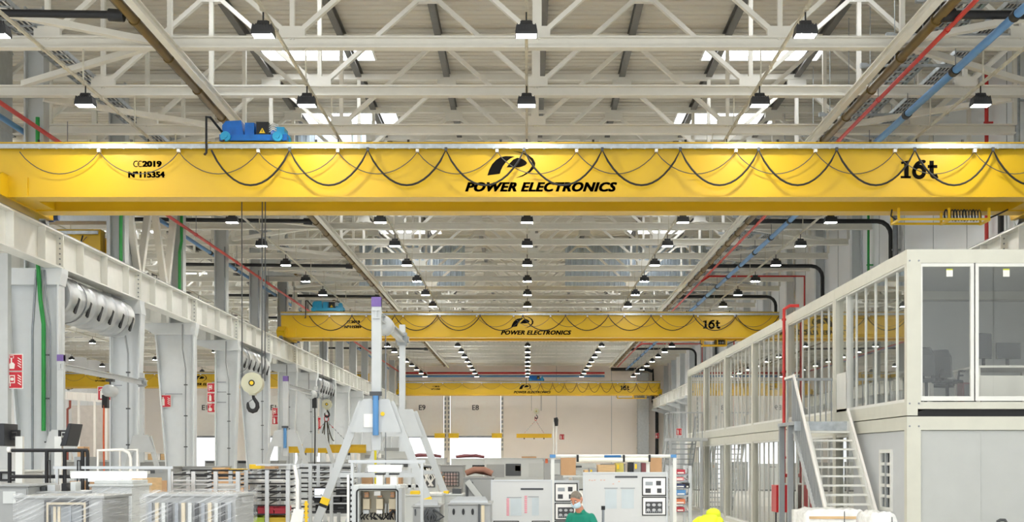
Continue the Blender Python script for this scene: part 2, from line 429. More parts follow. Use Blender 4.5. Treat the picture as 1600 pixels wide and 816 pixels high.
# ------------------------------------------------------------------ pipes and trays along the hall
def run(name, x, z, r, m, lbl, cat='pipe', y0=20, y1=124, clamp=None, step=4.0, cm=None, extra=None):
    t = thing(name, (x, y0, z), lbl, cat)
    b = MB(); b.tube([(x, y0, z), (x, y1, z)], r, 12); b.build('pipe', m, t)
    if clamp:
        y = y0+1.3
        while y < y1:
            b = MB(); b.tube([(x, y, z), (x, y+clamp, z)], r*1.25, 12); b.build('clamp', cm or m, t)
            b = MB(); b.tube([(x, y+0.05, z+r), (x, y+0.05, HB-0.1)], 0.012, 5); b.build('hanger_rod', STEEL, t); y += step
    return t
HP = CAMZ+8.75
run('bronze_pipe', -7.84, HP, 0.10, BROWN, 'bronze coloured pipe running along the long tie beam on the column side', clamp=0.06, step=2.5)
run('bronze_pipe', 8.14, HP, 0.10, BROWN, 'bronze coloured pipe running along the long tie beam on the office side', clamp=0.06, step=2.5)
run('sprinkler_pipe', 8.42, CAMZ+8.62, 0.05, PIPER, 'long red sprinkler pipe running down the hall beside the blue pipe', clamp=0.1, step=5.2)
run('sprinkler_pipe', -12.15, CAMZ+8.2, 0.055, PIPER, 'long red sprinkler pipe running past the tops of the columns', clamp=0.1, step=6.75)
run('compressed_air_pipe', 9.24, CAMZ+8.4, 0.085, PIPEB, 'thick blue compressed air pipe with black joint bands on the office side', clamp=0.22, step=3.6, cm=BLACK)
run('compressed_air_pipe', -12.88, CAMZ+8.35, 0.07, PIPEB, 'blue compressed air pipe running behind the tops of the columns', clamp=0.2, step=4.6, cm=BLACK)
def cable_ladder(x, z, w, lbl, y0=22, y1=122, sx=1):
    t = thing('cable_ladder', (x, y0, z), lbl, 'cable tray')
    b = MB(); b.box(x-w/2, x-w/2+0.02, y0, y1, z, z+0.1); b.box(x+w/2-0.02, x+w/2, y0, y1, z, z+0.1)
    y = y0
    while y < y1: b.box(x-w/2, x+w/2, y, y+0.05, z, z+0.03); y += 0.4
    b.build('ladder', GALV, t)
    b = MB()
    for k in range(5):
        q = x-w/2+0.08+k*(w-0.16)/4; b.tube([(q, y0, z+0.05), (q+0.03, (y0+y1)/2, z+0.05), (q, y1, z+0.05)], 0.022, 6)
    b.build('cable', DGREY, t)
    b = MB(); b.tube([(x+w/2-0.06, y0, z+0.06), (x+w/2-0.06, y1, z+0.06)], 0.022, 6); b.build('earth_cable', GREEN, t)
    return t
cable_ladder(9.0, CAMZ+9.25, 0.7, 'galvanised cable ladder above the red pipe on the office side')
cable_ladder(10.0, CAMZ+9.25, 0.5, 'galvanised cable ladder above the blue pipe on the office side')
cable_ladder(-10.9, CAMZ+9.3, 0.6, 'galvanised cable ladder under the roof between lamp row and columns')
y = 24.2; k = 0
while y < 105 and k < 26:
    b = MB(); b.box(7.9, 11.2 if k % 3 else 10.4, y-0.03, y+0.03, CAMZ+9.14, CAMZ+9.2); b.box(7.75, 7.9, y-0.06, y+0.06, CAMZ+9.12, CAMZ+9.22)
    for q in (8.55, 10.3): b.tube([(q, y, CAMZ+9.2), (q, y, ZROOF+0.01)], 0.012, 5)
    tag(b.build('tray_bracket', GALV), 'galvanised bracket under the office side cable ladders, %s from the front' % ORD[k], 'bracket'); y += 2.2 if k < 10 else 3.75; k += 1
# black branch pipes from the bronze mains to both edges of the hall
for k in range(8):
    y = 26.0+11.3*k
    b = MB(); z = CAMZ+8.74
    b.tube([(-8.0, y, z), (-16.5, y-0.2, z+0.06)], 0.075, 10); b.tube([(-7.95, y, z-0.02), (-8.25, y, z)], 0.12, 10)
    tag(b.build('branch_pipe', BLACK), 'black branch pipe from the bronze main to the columns, %s from the front' % ORD[k], 'pipe')
    b = MB(); xw = XR-0.25
    pts = [(8.2, y, z), (xw-0.5, y, z)]+[(xw-0.5+0.5*math.sin(a), y, z-0.5+0.5*math.cos(a)) for a in (0.4, 0.8, 1.2, 1.57)]+[(xw, y, 6.0)]
    b.tube(pts, 0.085, 10); b.tube([(8.14, y, z-0.02), (8.4, y, z)], 0.13, 10)
    tag(b.build('branch_pipe', BLACK), 'black branch pipe bending down the office side wall, %s from the front' % ORD[k], 'pipe')
for k, y in enumerate((62.6, 84.0, 99.4)):
    xw = XR-0.5; z = CAMZ+8.65
    b = MB(); b.tube([(8.2, y, z-0.25), (8.6, y, z), (xw, y, z), (xw, y, 2.0)], 0.05, 8)
    tag(b.build('sprinkler_branch', PIPER), 'red sprinkler branch running to the office side wall and down, %s from the front' % ORD[k], 'pipe')
# pipes crossing above the end wall doors
for z, m, w in ((PZ(583, 129.3), PIPER, 'red'), (PZ(588, 129.3), PIPEB, 'blue')):
    b = MB(); b.tube([(-12.4, 129.4, z), (PX(945, 129), 129.4, z)], 0.1, 10)
    for q in range(5): b.box(-11+q*4.4, -10.9+q*4.4, 129.4, 129.98, z-0.04, z+0.04)
    tag(b.build('cross_pipe', m), 'long %s pipe crossing the end wall above the far crane' % w, 'pipe')
# services on the office side wall
for k, (y, m, r, w) in enumerate(((36.2, GALV, 0.09, 'grey cable duct'), (38.6, PIPER, 0.06, 'red riser pipe'), (34.1, GALV, 0.07, 'narrow grey conduit'), (52, GREEN, 0.05, 'green cable riser'), (48.2, STEEL, 0.1, 'steel riser pipe'))):
    x = XR-0.2
    b = MB(); b.tube([(x, y, 0), (x, y, ZROOF-0.3)], r, 8)
    q = 1.0
    while q < ZROOF-1: b.box(x-r-0.02, XR-0.013, y-0.03, y+0.03, q, q+0.05); q += 2.2
    tag(b.build('riser', m), '%s climbing the pale wall above the office roof' % w, 'pipe')
# ------------------------------------------------------------------ columns and crane runways
CY = [33.6+6.75*k for k in range(15)]
XRW = -11.8                      # hall-side face of the column-line runway
ZR0 = CAMZ+4.82; ZR1 = CAMZ+5.72
def runway(x0, x1, y0, y1, lbl, splice=True):
    t = thing('runway_beam', ((x0+x1)/2, (y0+y1)/2, ZR0), lbl, 'crane runway'); xm = (x0+x1)/2
    b = MB(); g = 0.01
    b.box(x0, x1, y0+g, y1-g, ZR0, ZR0+0.04); b.box(x0, x1, y0+g, y1-g, ZR1-0.04, ZR1); b.box(xm-0.015, xm+0.015, y0+g, y1-g, ZR0+0.04, ZR1-0.04)
    b.build('beam', WHITE, t)
    b = MB(); b.box(xm-0.035, xm+0.035, y0+g, y1-g, ZR1, ZR1+0.1); b.build('rail', STEEL, t)
    n = 3
    for k in range(n):
        y = y0+(y1-y0)*(k+0.75)/(n+0.4)
        for s in (-1, 1):
            b = MB(); b.box(min(xm+s*0.015, xm+s*0.2), max(xm+s*0.015, xm+s*0.2), y-0.015, y+0.015, ZR0+0.04, ZR1-0.04); b.build('stiffener', WHITE, t)
    if splice:
        for s in (-1, 1):
            b = MB(); xx = xm+s*0.2; b.box(min(xm, xx), max(xm, xx), y1-0.06, y1-g, ZR0-0.02, ZR1)
            for q in range(6): b.cyl((xm+s*0.12, y1-0.085, ZR0+0.12+q*0.13), (xm+s*0.12, y1-0.06, ZR0+0.12+q*0.13), 0.022, 8, 1)
            b.build('splice_plate', [WHITE, STEEL], t)
    return t
ys = [19.5, 26.85]+CY
for k in range(len(ys)-1):
    runway(XRW-0.4, XRW, ys[k], ys[k+1], 'white runway beam on the hall face of the columns, %s bay from the front' % ORD[k])
for k in range(len(ys)-1):
    runway(12.0, 12.4, ys[k], ys[k+1], 'white runway beam along the office side wall, %s bay from the front' % ORD[k], k < 2)
for k in range(2, len(ys)-1, 1):
    runway(-13.7, -13.3, ys[k], ys[k+1], 'white runway beam on the side bay face of the columns, %s bay' % ORD[k-2], False)

def column(k, y):
    t = thing('steel_column', (-12.4, y, 0), 'tall white tapered steel column under the runway, %s from the front' % ORD[k], 'column')
    xl0, xl1 = (-12.72, -13.25) if k % 2 == 0 else (-12.72, -12.72)     # left flange foot and head
    xr0, xr1 = (-11.86, -11.86) if k % 2 == 0 else (-11.98, -11.76)
    H = ZR0-0.42
    b = MB(); b.prism([(xl0, 0), (xr0, 0), (xr1, H), (xl1, H)], y-0.01, y+0.01, 'y'); b.build('web', COLW, t)
    for xa, xb, s in ((xl0, xl1, 1), (xr0, xr1, -1)):
        b = MB(); b.prism([(xa, 0), (xa+0.045*s, 0), (xb+0.045*s, H), (xb, H)], y-0.22, y+0.22, 'y'); b.build('flange', COLW, t)
    b = MB(); b.prism([(xl1-0.02, H), (xr1+0.02, H), (XRW+0.02, ZR0-0.12), (XRW+0.02, ZR0), (-13.72, ZR0), (-13.72, ZR0-0.12)], y-0.24, y+0.24, 'y'); b.build('corbel', COLW, t)
    b = MB()
    b.box(-12.75, -12.71, y-0.2, y+0.2, ZR0, ZROOF-0.3); b.box(-12.29, -12.25, y-0.2, y+0.2, ZR0, ZROOF-0.3); b.box(-12.71, -12.29, y-0.01, y+0.01, ZR0, ZROOF-0.3)
    b.build('upper_column', LGREY, t)
    b = MB(); b.box(-12.9, -11.7, y-0.35, y+0.35, 0, 0.04)
    for q in (-12.8, -11.8):
        for u in (-0.28, 0.28): b.cyl((q, y+u, 0.04), (q, y+u, 0.09), 0.03, 6)
    b.build('base_plate', COLW, t)
    return t
def add_riser(t, k, y):
    f = y-0.28; x0 = -12.3; zt = CAMZ+8.6
    g = k in (0, 1, 2)
    b = MB()
    if k == 0: b.tube([(x0+0.08, f, 2.9), (x0+0.08, f, 5.6), (x0, f, 6.2), (x0-0.05, f-0.05, ZR0+0.2), (x0-0.05, f-0.05, zt)], 0.055, 8)
    elif g: b.tube([(x0-0.05, f, ZR1), (x0-0.05, f, ZR1+1.6), (x0+0.02, f, ZR1+2.0), (x0+0.02, f, zt)], 0.055, 8)
    else: b.tube([(x0, f, ZR1), (x0, f, zt)], 0.035, 8)
    tag(b.build('cable_riser', GREEN if g else STEEL, t), 'green cable riser' if g else 'grey cable riser', None)
    b = MB(); b.tube([(x0+0.16, f+0.03, 1.2), (x0+0.16, f+0.03, 5.4), (x0+0.05, f+0.03, 6.1), (x0+0.05, f+0.03, ZR0-0.05)], 0.028, 6); b.build('conduit', GREY, t)
    if k == 0:
        b = MB(); b.tube([(x0-0.2, f, 0.9), (x0-0.2, f, 5.4), (x0-0.1, f, ZR0-0.05)], 0.03, 6); b.build('conduit', STEEL, t)
        b = MB(); b.tube([(x0+0.24, f+0.03, 1.2), (x0+0.24, f+0.03, 5.6), (x0+0.14, f+0.03, 6.3), (x0+0.1, f+0.03, ZR0-0.05)], 0.022, 6); b.build('conduit', STEEL, t)
    for z in (1.5, 2.6, 3.7, 4.8):
        b = MB(); b.box(x0+0.1, x0+0.22, f+0.0, f+0.07, z, z+0.04); b.build('strap', DGREY, t)
for k, y in enumerate(CY):
    t = column(k, y)
    if k < 8: add_riser(t, k, y)
def side_column(k, y):
    near = k < 3
    t = thing('runway_bracket' if near else 'steel_column', (13.3, y, ZR0-0.5 if near else 0), ('white wall bracket under the office side runway, %s from the front' if near else 'white shallow steel column on the office side wall, %s from the front') % ORD[k if near else k-3], 'bracket' if near else 'column')
    if not near:
        b = MB(); b.box(13.2, 13.57, y-0.01, y+0.01, 0, ZROOF-0.3); b.build('web', COLW, t)
        for xa in (13.16, 13.55):
            b = MB(); b.box(xa, xa+0.035, y-0.17, y+0.17, 0, ZROOF-0.3); b.build('flange', COLW, t)
    b = MB(); xe = 13.587 if near else 13.16; b.prism([(11.98, ZR0-0.12), (11.98, ZR0), (xe, ZR0), (xe, ZR0-0.5)], y-0.15, y+0.15, 'y'); b.build('corbel', COLW, t)
for k, y in enumerate(CY): side_column(k, y)
# lattice braces standing on the runway between columns
for k in (1, 5):
    y0 = CY[k]
    t = thing('lattice_brace', (-12.5, y0+3.4, ZR1), 'white zigzag lattice brace above the runway, %s from the front' % ORD[k], 'brace')
    pts = [(y0+0.45, ZR1+3.2), (y0+2.1, ZR1), (y0+3.5, ZR1+3.2), (y0+5.2, ZR1), (y0+6.4, ZR1+3.2)]
    for a, c in zip(pts, pts[1:]):
        b = MB(); b.bar((-12.5, a[0], a[1]), (-12.5, c[0], c[1]), 0.22, 0.2, up=(1, 0, 0)); b.build('diagonal', WARMW, t)
    b = MB(); b.box(-12.6, -12.4, y0+0.21, y0+6.54, ZR1+3.2, ZR1+3.36); b.build('top_rail', WARMW, t)
# spiral ducts under the runway and square ducts behind it
def spiral(y0, y1, x, z, r, lbl):
    t = thing('spiral_duct', (x, (y0+y1)/2, z-r), lbl, 'duct')
    b = MB(); pts = []; rr = []; y = y0
    while y < y1-0.5:
        for dy, q in ((0, 0.97), (0.05, 1.03), (0.13, 1.03), (0.18, 0.985), (0.5, 1.0), (0.9, 0.97)): pts.append((x, y+dy, z)); rr.append(r*q)
        y += 0.95
    b.tube(pts, rr, 28); b.build('duct', DUCT, t)
    k = 0; y = y0+0.5
    while y < y1-0.3:
        b = MB(); a = 0.35
        c = (x+r*1.0*math.cos(a), z-r*1.0*math.sin(a))
        b.bar((c[0]-0.02, y-0.05, c[1]-0.2), (c[0]+0.02, y+0.16, c[1]+0.2), 0.05, 0.09); b.build('outlet_slot', BLACK, t); y += 0.95
    for s in (0.2, 0.8):
        b = MB(); q = y0+(y1-y0)*s; b.tube([(x+r*1.02*math.cos(a), q, z+r*1.02*math.sin(a)) for a in [2*math.pi*i/24 for i in range(25)]], 0.015, 5); b.tube([(x, q, z+r), (x, q, ZR0)], 0.012, 5); b.build('hanger', STEEL, t)
    return t
spiral(34.0, 40.1, -12.35, ZR0-0.62, 0.58, 'silver spiral duct with slotted outlets under the runway in the first column bay')
spiral(54.6, 60.6, -12.35, ZR0-0.62, 0.58, 'silver spiral duct under the runway beside the hanging hook')
spiral(75.0, 81.0, -12.35, ZR0-0.62, 0.58, 'silver spiral duct under the runway in the seventh column bay')
def square_duct(x, y, w, d, z0, z1, lbl, elbow=False):
    t = thing('ventilation_duct', (x, y, z0), lbl, 'duct')
    b = MB(); b.box(x-w/2, x+w/2, y-d/2, y+d/2, z0, z1)
    z = z0+0.3
    while z < z1: b.box(x-w/2-0.025, x+w/2+0.025, y-d/2-0.025, y+d/2+0.025, z, z+0.05); z += 1.1
    b.build('duct', DUCT, t)
    if elbow:
        b = MB(); b.prism([(x-w/2, z1-0.8), (x+1.9, z1-0.8), (x+2.4, z1-0.3), (x+2.4, z1), (x-w/2, z1)], y-d/2-0.02, y+d/2+0.02, 'y')
        b.build('elbow', DUCT, t)
        b = MB(); b.prism([(x+1.92, z1-0.81), (x+2.42, z1-0.31), (x+2.3, z1-0.25), (x+1.82, z1-0.75)], y-d/2-0.03, y+d/2+0.03, 'y'); b.build('rim', BROWN, t)
    return t
square_duct(-12.95, 42.0, 0.68, 0.7, ZR0-0.9, CAMZ+8.15, 'square galvanised ventilation duct rising behind the runway by the second column')
part_ = MB(); part_.box(-16.5, -13.3, 41.66, 42.34, CAMZ+7.5, CAMZ+8.14); part_.build('side_branch', DUCT, [o for o in bpy.data.objects if o.name == 'ventilation_duct'][0])
square_duct(-13.45, 66.0, 0.8, 0.8, ZR1+0.12, CAMZ+9.9, 'square galvanised duct with elbow behind the hook ropes', True)
square_duct(-14.45, 35.3, 1.0, 0.9, ZR0+0.3, ZROOF-0.6, 'square galvanised ventilation duct behind the crane end at the first column')
square_duct(-13.45, 78.0, 0.8, 0.8, ZR1+0.12, CAMZ+9.9, 'square galvanised duct behind the runway beyond the second crane end', True)
# duct on the end wall
b = MB(); b.box(PX(996, 129.5), PX(1013, 129.5), 129.1, 129.95, 2.6, CAMZ+8.4)
z = 3.2
while z < 10: b.box(PX(995, 129.5), PX(1014, 129.5), 129.05, 129.96, z, z+0.06); z += 1.2
tag(b.build('ventilation_duct', DUCT), 'tall grey square duct standing on the end wall by the corner', 'duct')
b = MB(); px_ = [(1021, 578), (1021, 627), (1027, 640), (1027, 752.2)]
b.tube([(PX(955, 129), 129.4, PZ(577, 129)), (PX(1012, 129), 129.4, PZ(577, 129)), (PX(1019, 129), 129.4, PZ(580, 129))]+[(PX(a, 129), 129.4, PZ(c, 129)) for a, c in px_], 0.16, 8)
tag(b.build('drain_pipe', BLACK), 'black pipe bending down the end wall corner past a red fire sign', 'pipe')

# ------------------------------------------------------------------ overhead cranes
ZB = CAMZ+409*30/F; ZT = CAMZ+495*30/F
LOGO = [[(255,268),(272,215),(300,160),(340,118),(380,92),(430,82),(520,86),(480,103),(440,132),(405,178),(385,220),(376,252)],
        [(440,190),(470,150),(505,115),(545,97),(590,108),(625,130),(638,150),(620,170),(580,185),(540,190)],
        [(500,33),(570,42),(640,65),(695,105),(718,150),(710,195),(670,235),(600,275),(525,293),(600,262),(655,222),(683,180),(683,135),(650,90),(590,55)]]
def catenary(xa, xb, z, sag, y, n=14):
    out = []
    for i in range(n+1):
        u = i/n; s = 4*u*(1-u)
        out.append((xa+(xb-xa)*u, y, z-sag*(s**0.88)))
    return out
def crane(Y, x0, x1, label, serial, logo_x=0.1, xt=None, marks=True, name='overhead_crane'):
    t = thing(name, ((x0+x1)/2, Y, ZB), label, 'overhead crane')
    for i, yy in enumerate((Y, Y+1.72)):
        b = MB()
        b.box(x0+0.02, x1-0.02, yy+0.05, yy+0.5, ZB+0.03, ZT-0.03)
        b.box(x0, x1, yy, yy+0.55, ZB, ZB+0.03); b.box(x0, x1, yy, yy+0.55, ZT-0.03, ZT)
        g = b.build('girder', YELLOW, t)
        b = MB(); b.box(x0+0.3, x1-0.3, yy+0.24, yy+0.3, ZT, ZT+0.05); b.build('trolley_rail', STEEL, t)
        if i == 0: g0 = g
    for xx, s in ((x0, 1), (x1, -1)):
        b = MB(); xc = xx+0.12*s
        b.prism([(Y-0.75, ZB+0.25), (Y-0.55, ZB-0.02), (Y+2.85, ZB-0.02), (Y+3.05, ZB+0.25), (Y+2.6, ZB+0.5), (Y-0.3, ZB+0.5)], xc-0.19, xc+0.19, 'x'); e = b.build('end_carriage', YELLOW, t)
        for yy in (Y-0.45, Y+2.75):
            b = MB(); b.cyl((xc-0.08, yy, ZB-0.0), (xc+0.08, yy, ZB-0.0), 0.14, 18); b.build('wheel', STEEL, e)
        b = MB(); b.box(min(xx+0.1*s, xx+0.75*s), max(xx+0.1*s, xx+0.75*s), Y+0.0, Y+2.3, ZB+0.03, ZB+0.45); b.build('end_bracket', YELLOW, t)
    b = MB(); b.cyl((x0-0.1, Y+2.95, ZB+0.08), (x0+0.3, Y+2.95, ZB+0.08), 0.12, 14); b.cyl((x0+0.3, Y+2.95, ZB+0.08), (x0+0.42, Y+2.95, ZB+0.08), 0.09, 12); b.build('drive_motor', mat('motor_navy', (24, 60, 120), 0.4), t)
    # festoon rail and loops
    yr = Y-0.1
    b = MB(); b.box(x0+0.05, x1-0.05, yr-0.03, yr+0.04, ZT-0.17, ZT-0.08); b.box(x0+0.05, x1-0.05, yr-0.03, yr+0.1, ZT-0.08, ZT-0.07)
    q = x0+0.7
    while q < x1-0.5: b.box(q-0.02, q+0.02, yr-0.045, yr-0.03, ZT-0.19, ZT-0.165); q += 0.38
    b.build('festoon_rail', GALV, t)
    xt_ = x0+5 if xt is None else xt
    xe = x1-0.05 if marks else x1-0.5
    N = 11; P = (xe-xt_)/N; sag = min(1.05, math.sqrt(max(0.05, (2.72-P)*0.375*P)))
    b = MB(); pts = []
    for k in range(N): pts += catenary(xt_+P*k, xt_+P*(k+1), ZT-0.22, sag, yr-0.06)[(1 if k else 0):]
    b.tube(pts, 0.024, 6); b.build('festoon_cable', BLACK, t)
    b = MB(); pts = []; M = 13; x_ = x0+0.6; P2 = (x1-0.4-x_)/M*1.0
    for k in range(M): pts += catenary(x_+P2*k, x_+P2*(k+1), ZT-0.24, 0.5, yr+0.035)[(1 if k else 0):]
    b.tube(pts, 0.011, 5); b.build('control_cable', DGREY, t)
    for k in range(1, N):
        b = MB(); b.box(xt_+P*k-0.03, xt_+P*k+0.03, yr-0.085, yr-0.03, ZT-0.24, ZT-0.16); b.build('cable_hanger', DGREY, t)
    for k in range(1, M):
        b = MB(); b.box(x_+P2*k-0.035, x_+P2*k+0.035, yr-0.02, yr+0.08, ZT-0.25, ZT-0.18); b.build('wire_hanger', SIGNW, t)
    q = x0+1.0
    while q < x1-0.5:
        b = MB(); b.box(q-0.025, q+0.025, Y+0.01, Y+0.06, ZT, ZT+0.06); b.build('rail_clip', BLACK, t); q += 2.1
    yf = Y+0.047
    if marks:
        s = 30/F; u = logo_x
        text('lettering', 'POWER', u+PX(767, 30), yf, PZ(291.5, 30), INK, width=79*s, height=14.2*s, shear=0.3, bold=0.04, parent=g0, space=1.08)
        text('lettering', 'ELECTRONICS', u+PX(889, 30), yf, PZ(291.5, 30), INK, width=149*s, height=14.2*s, shear=0.3, bold=0.04, parent=g0, space=1.08)
        b = MB()
        for poly in LOGO:
            b.prism([(u+(a/6.154+720-825)*s, PZ(230+c/6.154, 30)) for a, c in poly], yf-0.004, yf+0.002, 'y')
        b.build('emblem', INK, g0)
        text('year_mark', '2019', u+PX(236.5, 30), yf, PZ(255.5, 30), INK, width=29*s, height=9*s, bold=0.045, parent=g0)
        b = MB()                                        # CE sign drawn as two arcs
        for cx in (211.8, 218.6):
            pts = [(u+PX(cx+4.2*math.cos(a)*0.95, 30), yf-0.001, PZ(255.5-4.4*math.sin(a), 30)) for a in [1.0+i*(4.28/10) for i in range(11)]]
            for p, q in zip(pts, pts[1:]): b.bar(p, q, 0.02, 0.004, up=(0, 1, 0))
        b.box(u+PX(215, 30), u+PX(218.2, 30), yf-0.003, yf, PZ(255.5, 30)-0.008, PZ(255.5, 30)+0.008); b.build('conformity_mark', INK, g0)
        text('serial_mark', 'N\u00b0'+serial, u+PX(228, 30), yf, PZ(272, 30), INK, width=56*s, height=9.5*s, bold=0.045, parent=g0)
        # load mark 16t drawn with slab serifs
        b = MB()
        def st(pts, w=6.2):
            w *= 1.12
            P_ = [(u+PX(a, 30), yf-0.001, PZ(c, 30)) for a, c in pts]
            for p, q in zip(P_, P_[1:]): b.bar(p, q, w*s, 0.005, up=(0, 1, 0))
        def blob(a, c, r): b.cyl((u+PX(a, 30), yf-0.0035, PZ(c, 30)), (u+PX(a, 30), yf+0.001, PZ(c, 30)), r*s, 12)
        st([(1417.2, 251), (1417.2, 278)]); st([(1408.3, 276.2), (1424.2, 276.2)], 3.2); st([(1409, 254), (1420, 252.2)], 3.4)
        c6 = [(1437+8*math.cos(a), 268-8.6*math.sin(a)) for a in [i*math.pi/10 for i in range(21)]]
        st(c6, 5.6); [blob(a, c, 2.8) for a, c in c6]
        c6 = [(1429, 267), (1430.5, 260), (1434, 255), (1439, 252.3), (1445, 251.8)]; st(c6, 5.0); [blob(a, c, 2.5) for a, c in c6]
        ct = [(1456.6, 250.5), (1456.6, 270), (1458, 274.5), (1461.5, 276), (1466, 274)]; st(ct, 6.0); [blob(a, c, 3.0) for a, c in ct[1:4]]
        st([(1450.5, 259.6), (1465.5, 259.6)], 4.4)
        b.build('load_mark', INK, g0)
    return t
# maintenance cage under the office-side end of a crane
def cage(Y, xa, xb, lbl):
    t = thing('cable_cage', ((xa+xb)/2, Y, ZB-0.35), lbl, 'cable cage')
    b = MB()
    for yy in (Y+0.1, Y+0.7):
        b.bar((xa, yy, ZB-0.27), (xb, yy, ZB-0.27), 0.05, 0.05)
        for q in (xa, (xa+xb)/2+0.1, xb-0.05): b.box(q, q+0.05, yy-0.03, yy+0.03, ZB-0.3, ZB)
    for q in (xa, (xa+xb)/2+0.1, xb-0.05): b.box(q, q+0.05, Y+0.1, Y+0.7, ZB-0.31, ZB-0.26)
    b.build('frame', YELL2, t)
    b = MB()
    for k in range(12):
        xx = xa+(xb-xa)*(0.57+0.033*k); pts = [(xx+0.08*math.cos(a), Y+0.4+0.12*math.cos(a), ZB-0.12+0.13*math.sin(a)) for a in [2*math.pi*i/14 for i in range(15)]]
        b.tube(pts, 0.012 if k % 3 else 0.02, 5)
    b.tube([(xa-0.08, Y+0.3, ZB), (xa-0.1, Y+0.3, ZB-0.15), (xa, Y+0.3, ZB-0.24), (xb, Y+0.3, ZB-0.23), (xb+0.3, Y+0.3, ZB-0.1), (xb+0.5, Y+0.3, ZB)], 0.022, 6)
    b.build('cable', BLACK, t)
    return t
CR = [(30.0, 'yellow double girder overhead crane nearest the camera', '115354', PX(333, 30)), (64.7, 'yellow overhead crane in the middle of the hall, second from the front', '115359', PX(484, 64.7)), (122.7, 'yellow overhead crane in front of the end wall, farthest in the main hall', '115360', PX(826, 122.7))]
for Y, lbl, ser, xt in CR: crane(Y, -12.12, 12.32, lbl, ser, 0.0 if Y == 30.0 else 0.1, xt)
cage(31.2, PX(1397, 31.6), PX(1540, 31.6), 'yellow cage with coiled cables hanging under the nearest crane over the office')
cage(65.9, PX(1098, 66), PX(1136, 66), 'yellow cable cage hanging under the middle crane by the wall')
cage(123.9, PX(965, 124), PX(1010, 124), 'yellow cable cage hanging under the farthest crane')
crane(41.4, -39.2, -13.4, 'yellow overhead crane in the side bay, its end showing above the runway', '115361', -27, -24, marks=False)
crane(109.6, -39.2, -13.4, 'yellow overhead crane in the far side bay seen between the columns', '115362', PX(315, 109.6)+0.25, -20)

def trolley(Y, xa, xb, lbl, body=BLUE, wheel=LBLUE, arm=None):
    L = xb-xa; t = thing('hoist_trolley', ((xa+xb)/2, Y+1.1, ZT+0.05), lbl, 'hoist'); z = ZT+0.05
    b = MB(); b.box(xa, xb, Y+0.15, Y+0.4, z+0.02, z+0.16); b.box(xa, xb, Y+1.86, Y+2.1, z+0.02, z+0.16); b.box(xa+0.15*L, xa+0.3*L, Y+0.4, Y+1.86, z+0.03, z+0.14); b.box(xa+0.75*L, xa+0.85*L, Y+0.4, Y+1.86, z+0.03, z+0.14)
    b.build('chassis', body, t)
    for q in (0.1, 0.87):
        for yy in (Y+0.12, Y+1.95):
            b = MB(); b.cyl((xa+q*L, yy-0.05, z+0.1), (xa+q*L, yy+0.05, z+0.1), 0.115, 20); b.cyl((xa+q*L, yy-0.08, z+0.1), (xa+q*L, yy-0.05, z+0.1), 0.05, 14); b.build('wheel', wheel, t)
    b = MB(); b.prism([(xa+0.02*L, z+0.16), (xa+0.02*L, z+0.4), (xa+0.07*L, z+0.5), (xa+0.3*L, z+0.52), (xa+0.34*L, z+0.16)], Y+0.3, Y+0.95, 'y')
    b.cyl((xa+0.34*L, Y+0.62, z+0.32), (xa+0.52*L, Y+0.62, z+0.32), 0.2, 18); b.box(xa+0.36*L, xa+0.5*L, Y+0.28, Y+0.6, z+0.16, z+0.46)
    for k in range(5): b.cyl((xa+(0.37+0.03*k)*L, Y+0.62, z+0.3), (xa+(0.38+0.03*k)*L, Y+0.62, z+0.3), 0.175, 18)
    b.build('gearbox', body, t)
    b = MB(); b.cyl((xa+0.2*L, Y+1.3, z+0.3), (xa+0.86*L, Y+1.3, z+0.3), 0.24, 22)
    for k in range(14): b.cyl((xa+(0.24+0.042*k)*L, Y+1.3, z+0.3), (xa+(0.255+0.042*k)*L, Y+1.3, z+0.3), 0.25, 22)
    b.build('rope_drum', body, t)
    b = MB(); b.box(xa+0.54*L, xa+0.72*L, Y+0.2, Y+0.5, z+0.13, z+0.46); b.build('control_box', BLACK, t)
    b = MB(); cx = xa+0.63*L; b.prism([(cx-0.07, z+0.2), (cx+0.07, z+0.2), (cx, z+0.32)], Y+0.19, Y+0.2, 'y'); b.box(cx-0.008, cx+0.008, Y+0.185, Y+0.19, z+0.225, z+0.28, 1); b.build('warning_sign', [YELL2, BLACK], t)
    b = MB()
    for k in range(4):
        zz = z+0.25+0.05*k; b.tube([(xa+0.72*L, Y+0.3, zz), (xa+0.78*L, Y+0.25, zz+0.05), (xa+0.84*L, Y+0.4, zz+0.03), (xa+0.8*L, Y+0.6, zz-0.02)], 0.014, 6)
    b.build('cable', SIGNW, t)
    b = MB(); b.box(xa+0.8*L, xa+0.94*L, Y+0.35, Y+0.8, z+0.14, z+0.38); b.prism([(xa+0.94*L, z+0.3), (xa+1.02*L, z+0.16), (xa+1.02*L, z+0.05), (xa+0.94*L, z+0.05)], Y+0.4, Y+0.55, 'y'); b.build('travel_motor', LBLUE if body is BLUE else body, t)
    b = MB(); xq = xa-0.22
    b.tube([(xa+0.02*L, Y+0.3, z+0.25), (xq+0.06, Y-0.05, z+0.5), (xq, Y-0.16, z+0.48), (xq, Y-0.16, ZT-0.28), (xq-0.05, Y-0.16, ZT-0.33)], 0.028, 8); b.build('festoon_arm', BLACK, t)
    return t
trolley(30, PX(345, 30.3), PX(450, 30.3), 'bright blue hoist trolley on top of the nearest crane')
trolley(64.7, PX(487, 65), PX(537, 65), 'pale blue hoist trolley on top of the middle crane', LBLUE, LBLUE)
trolley(122.7, PX(826, 123), PX(850, 123), 'dark blue hoist trolley on top of the farthest crane')

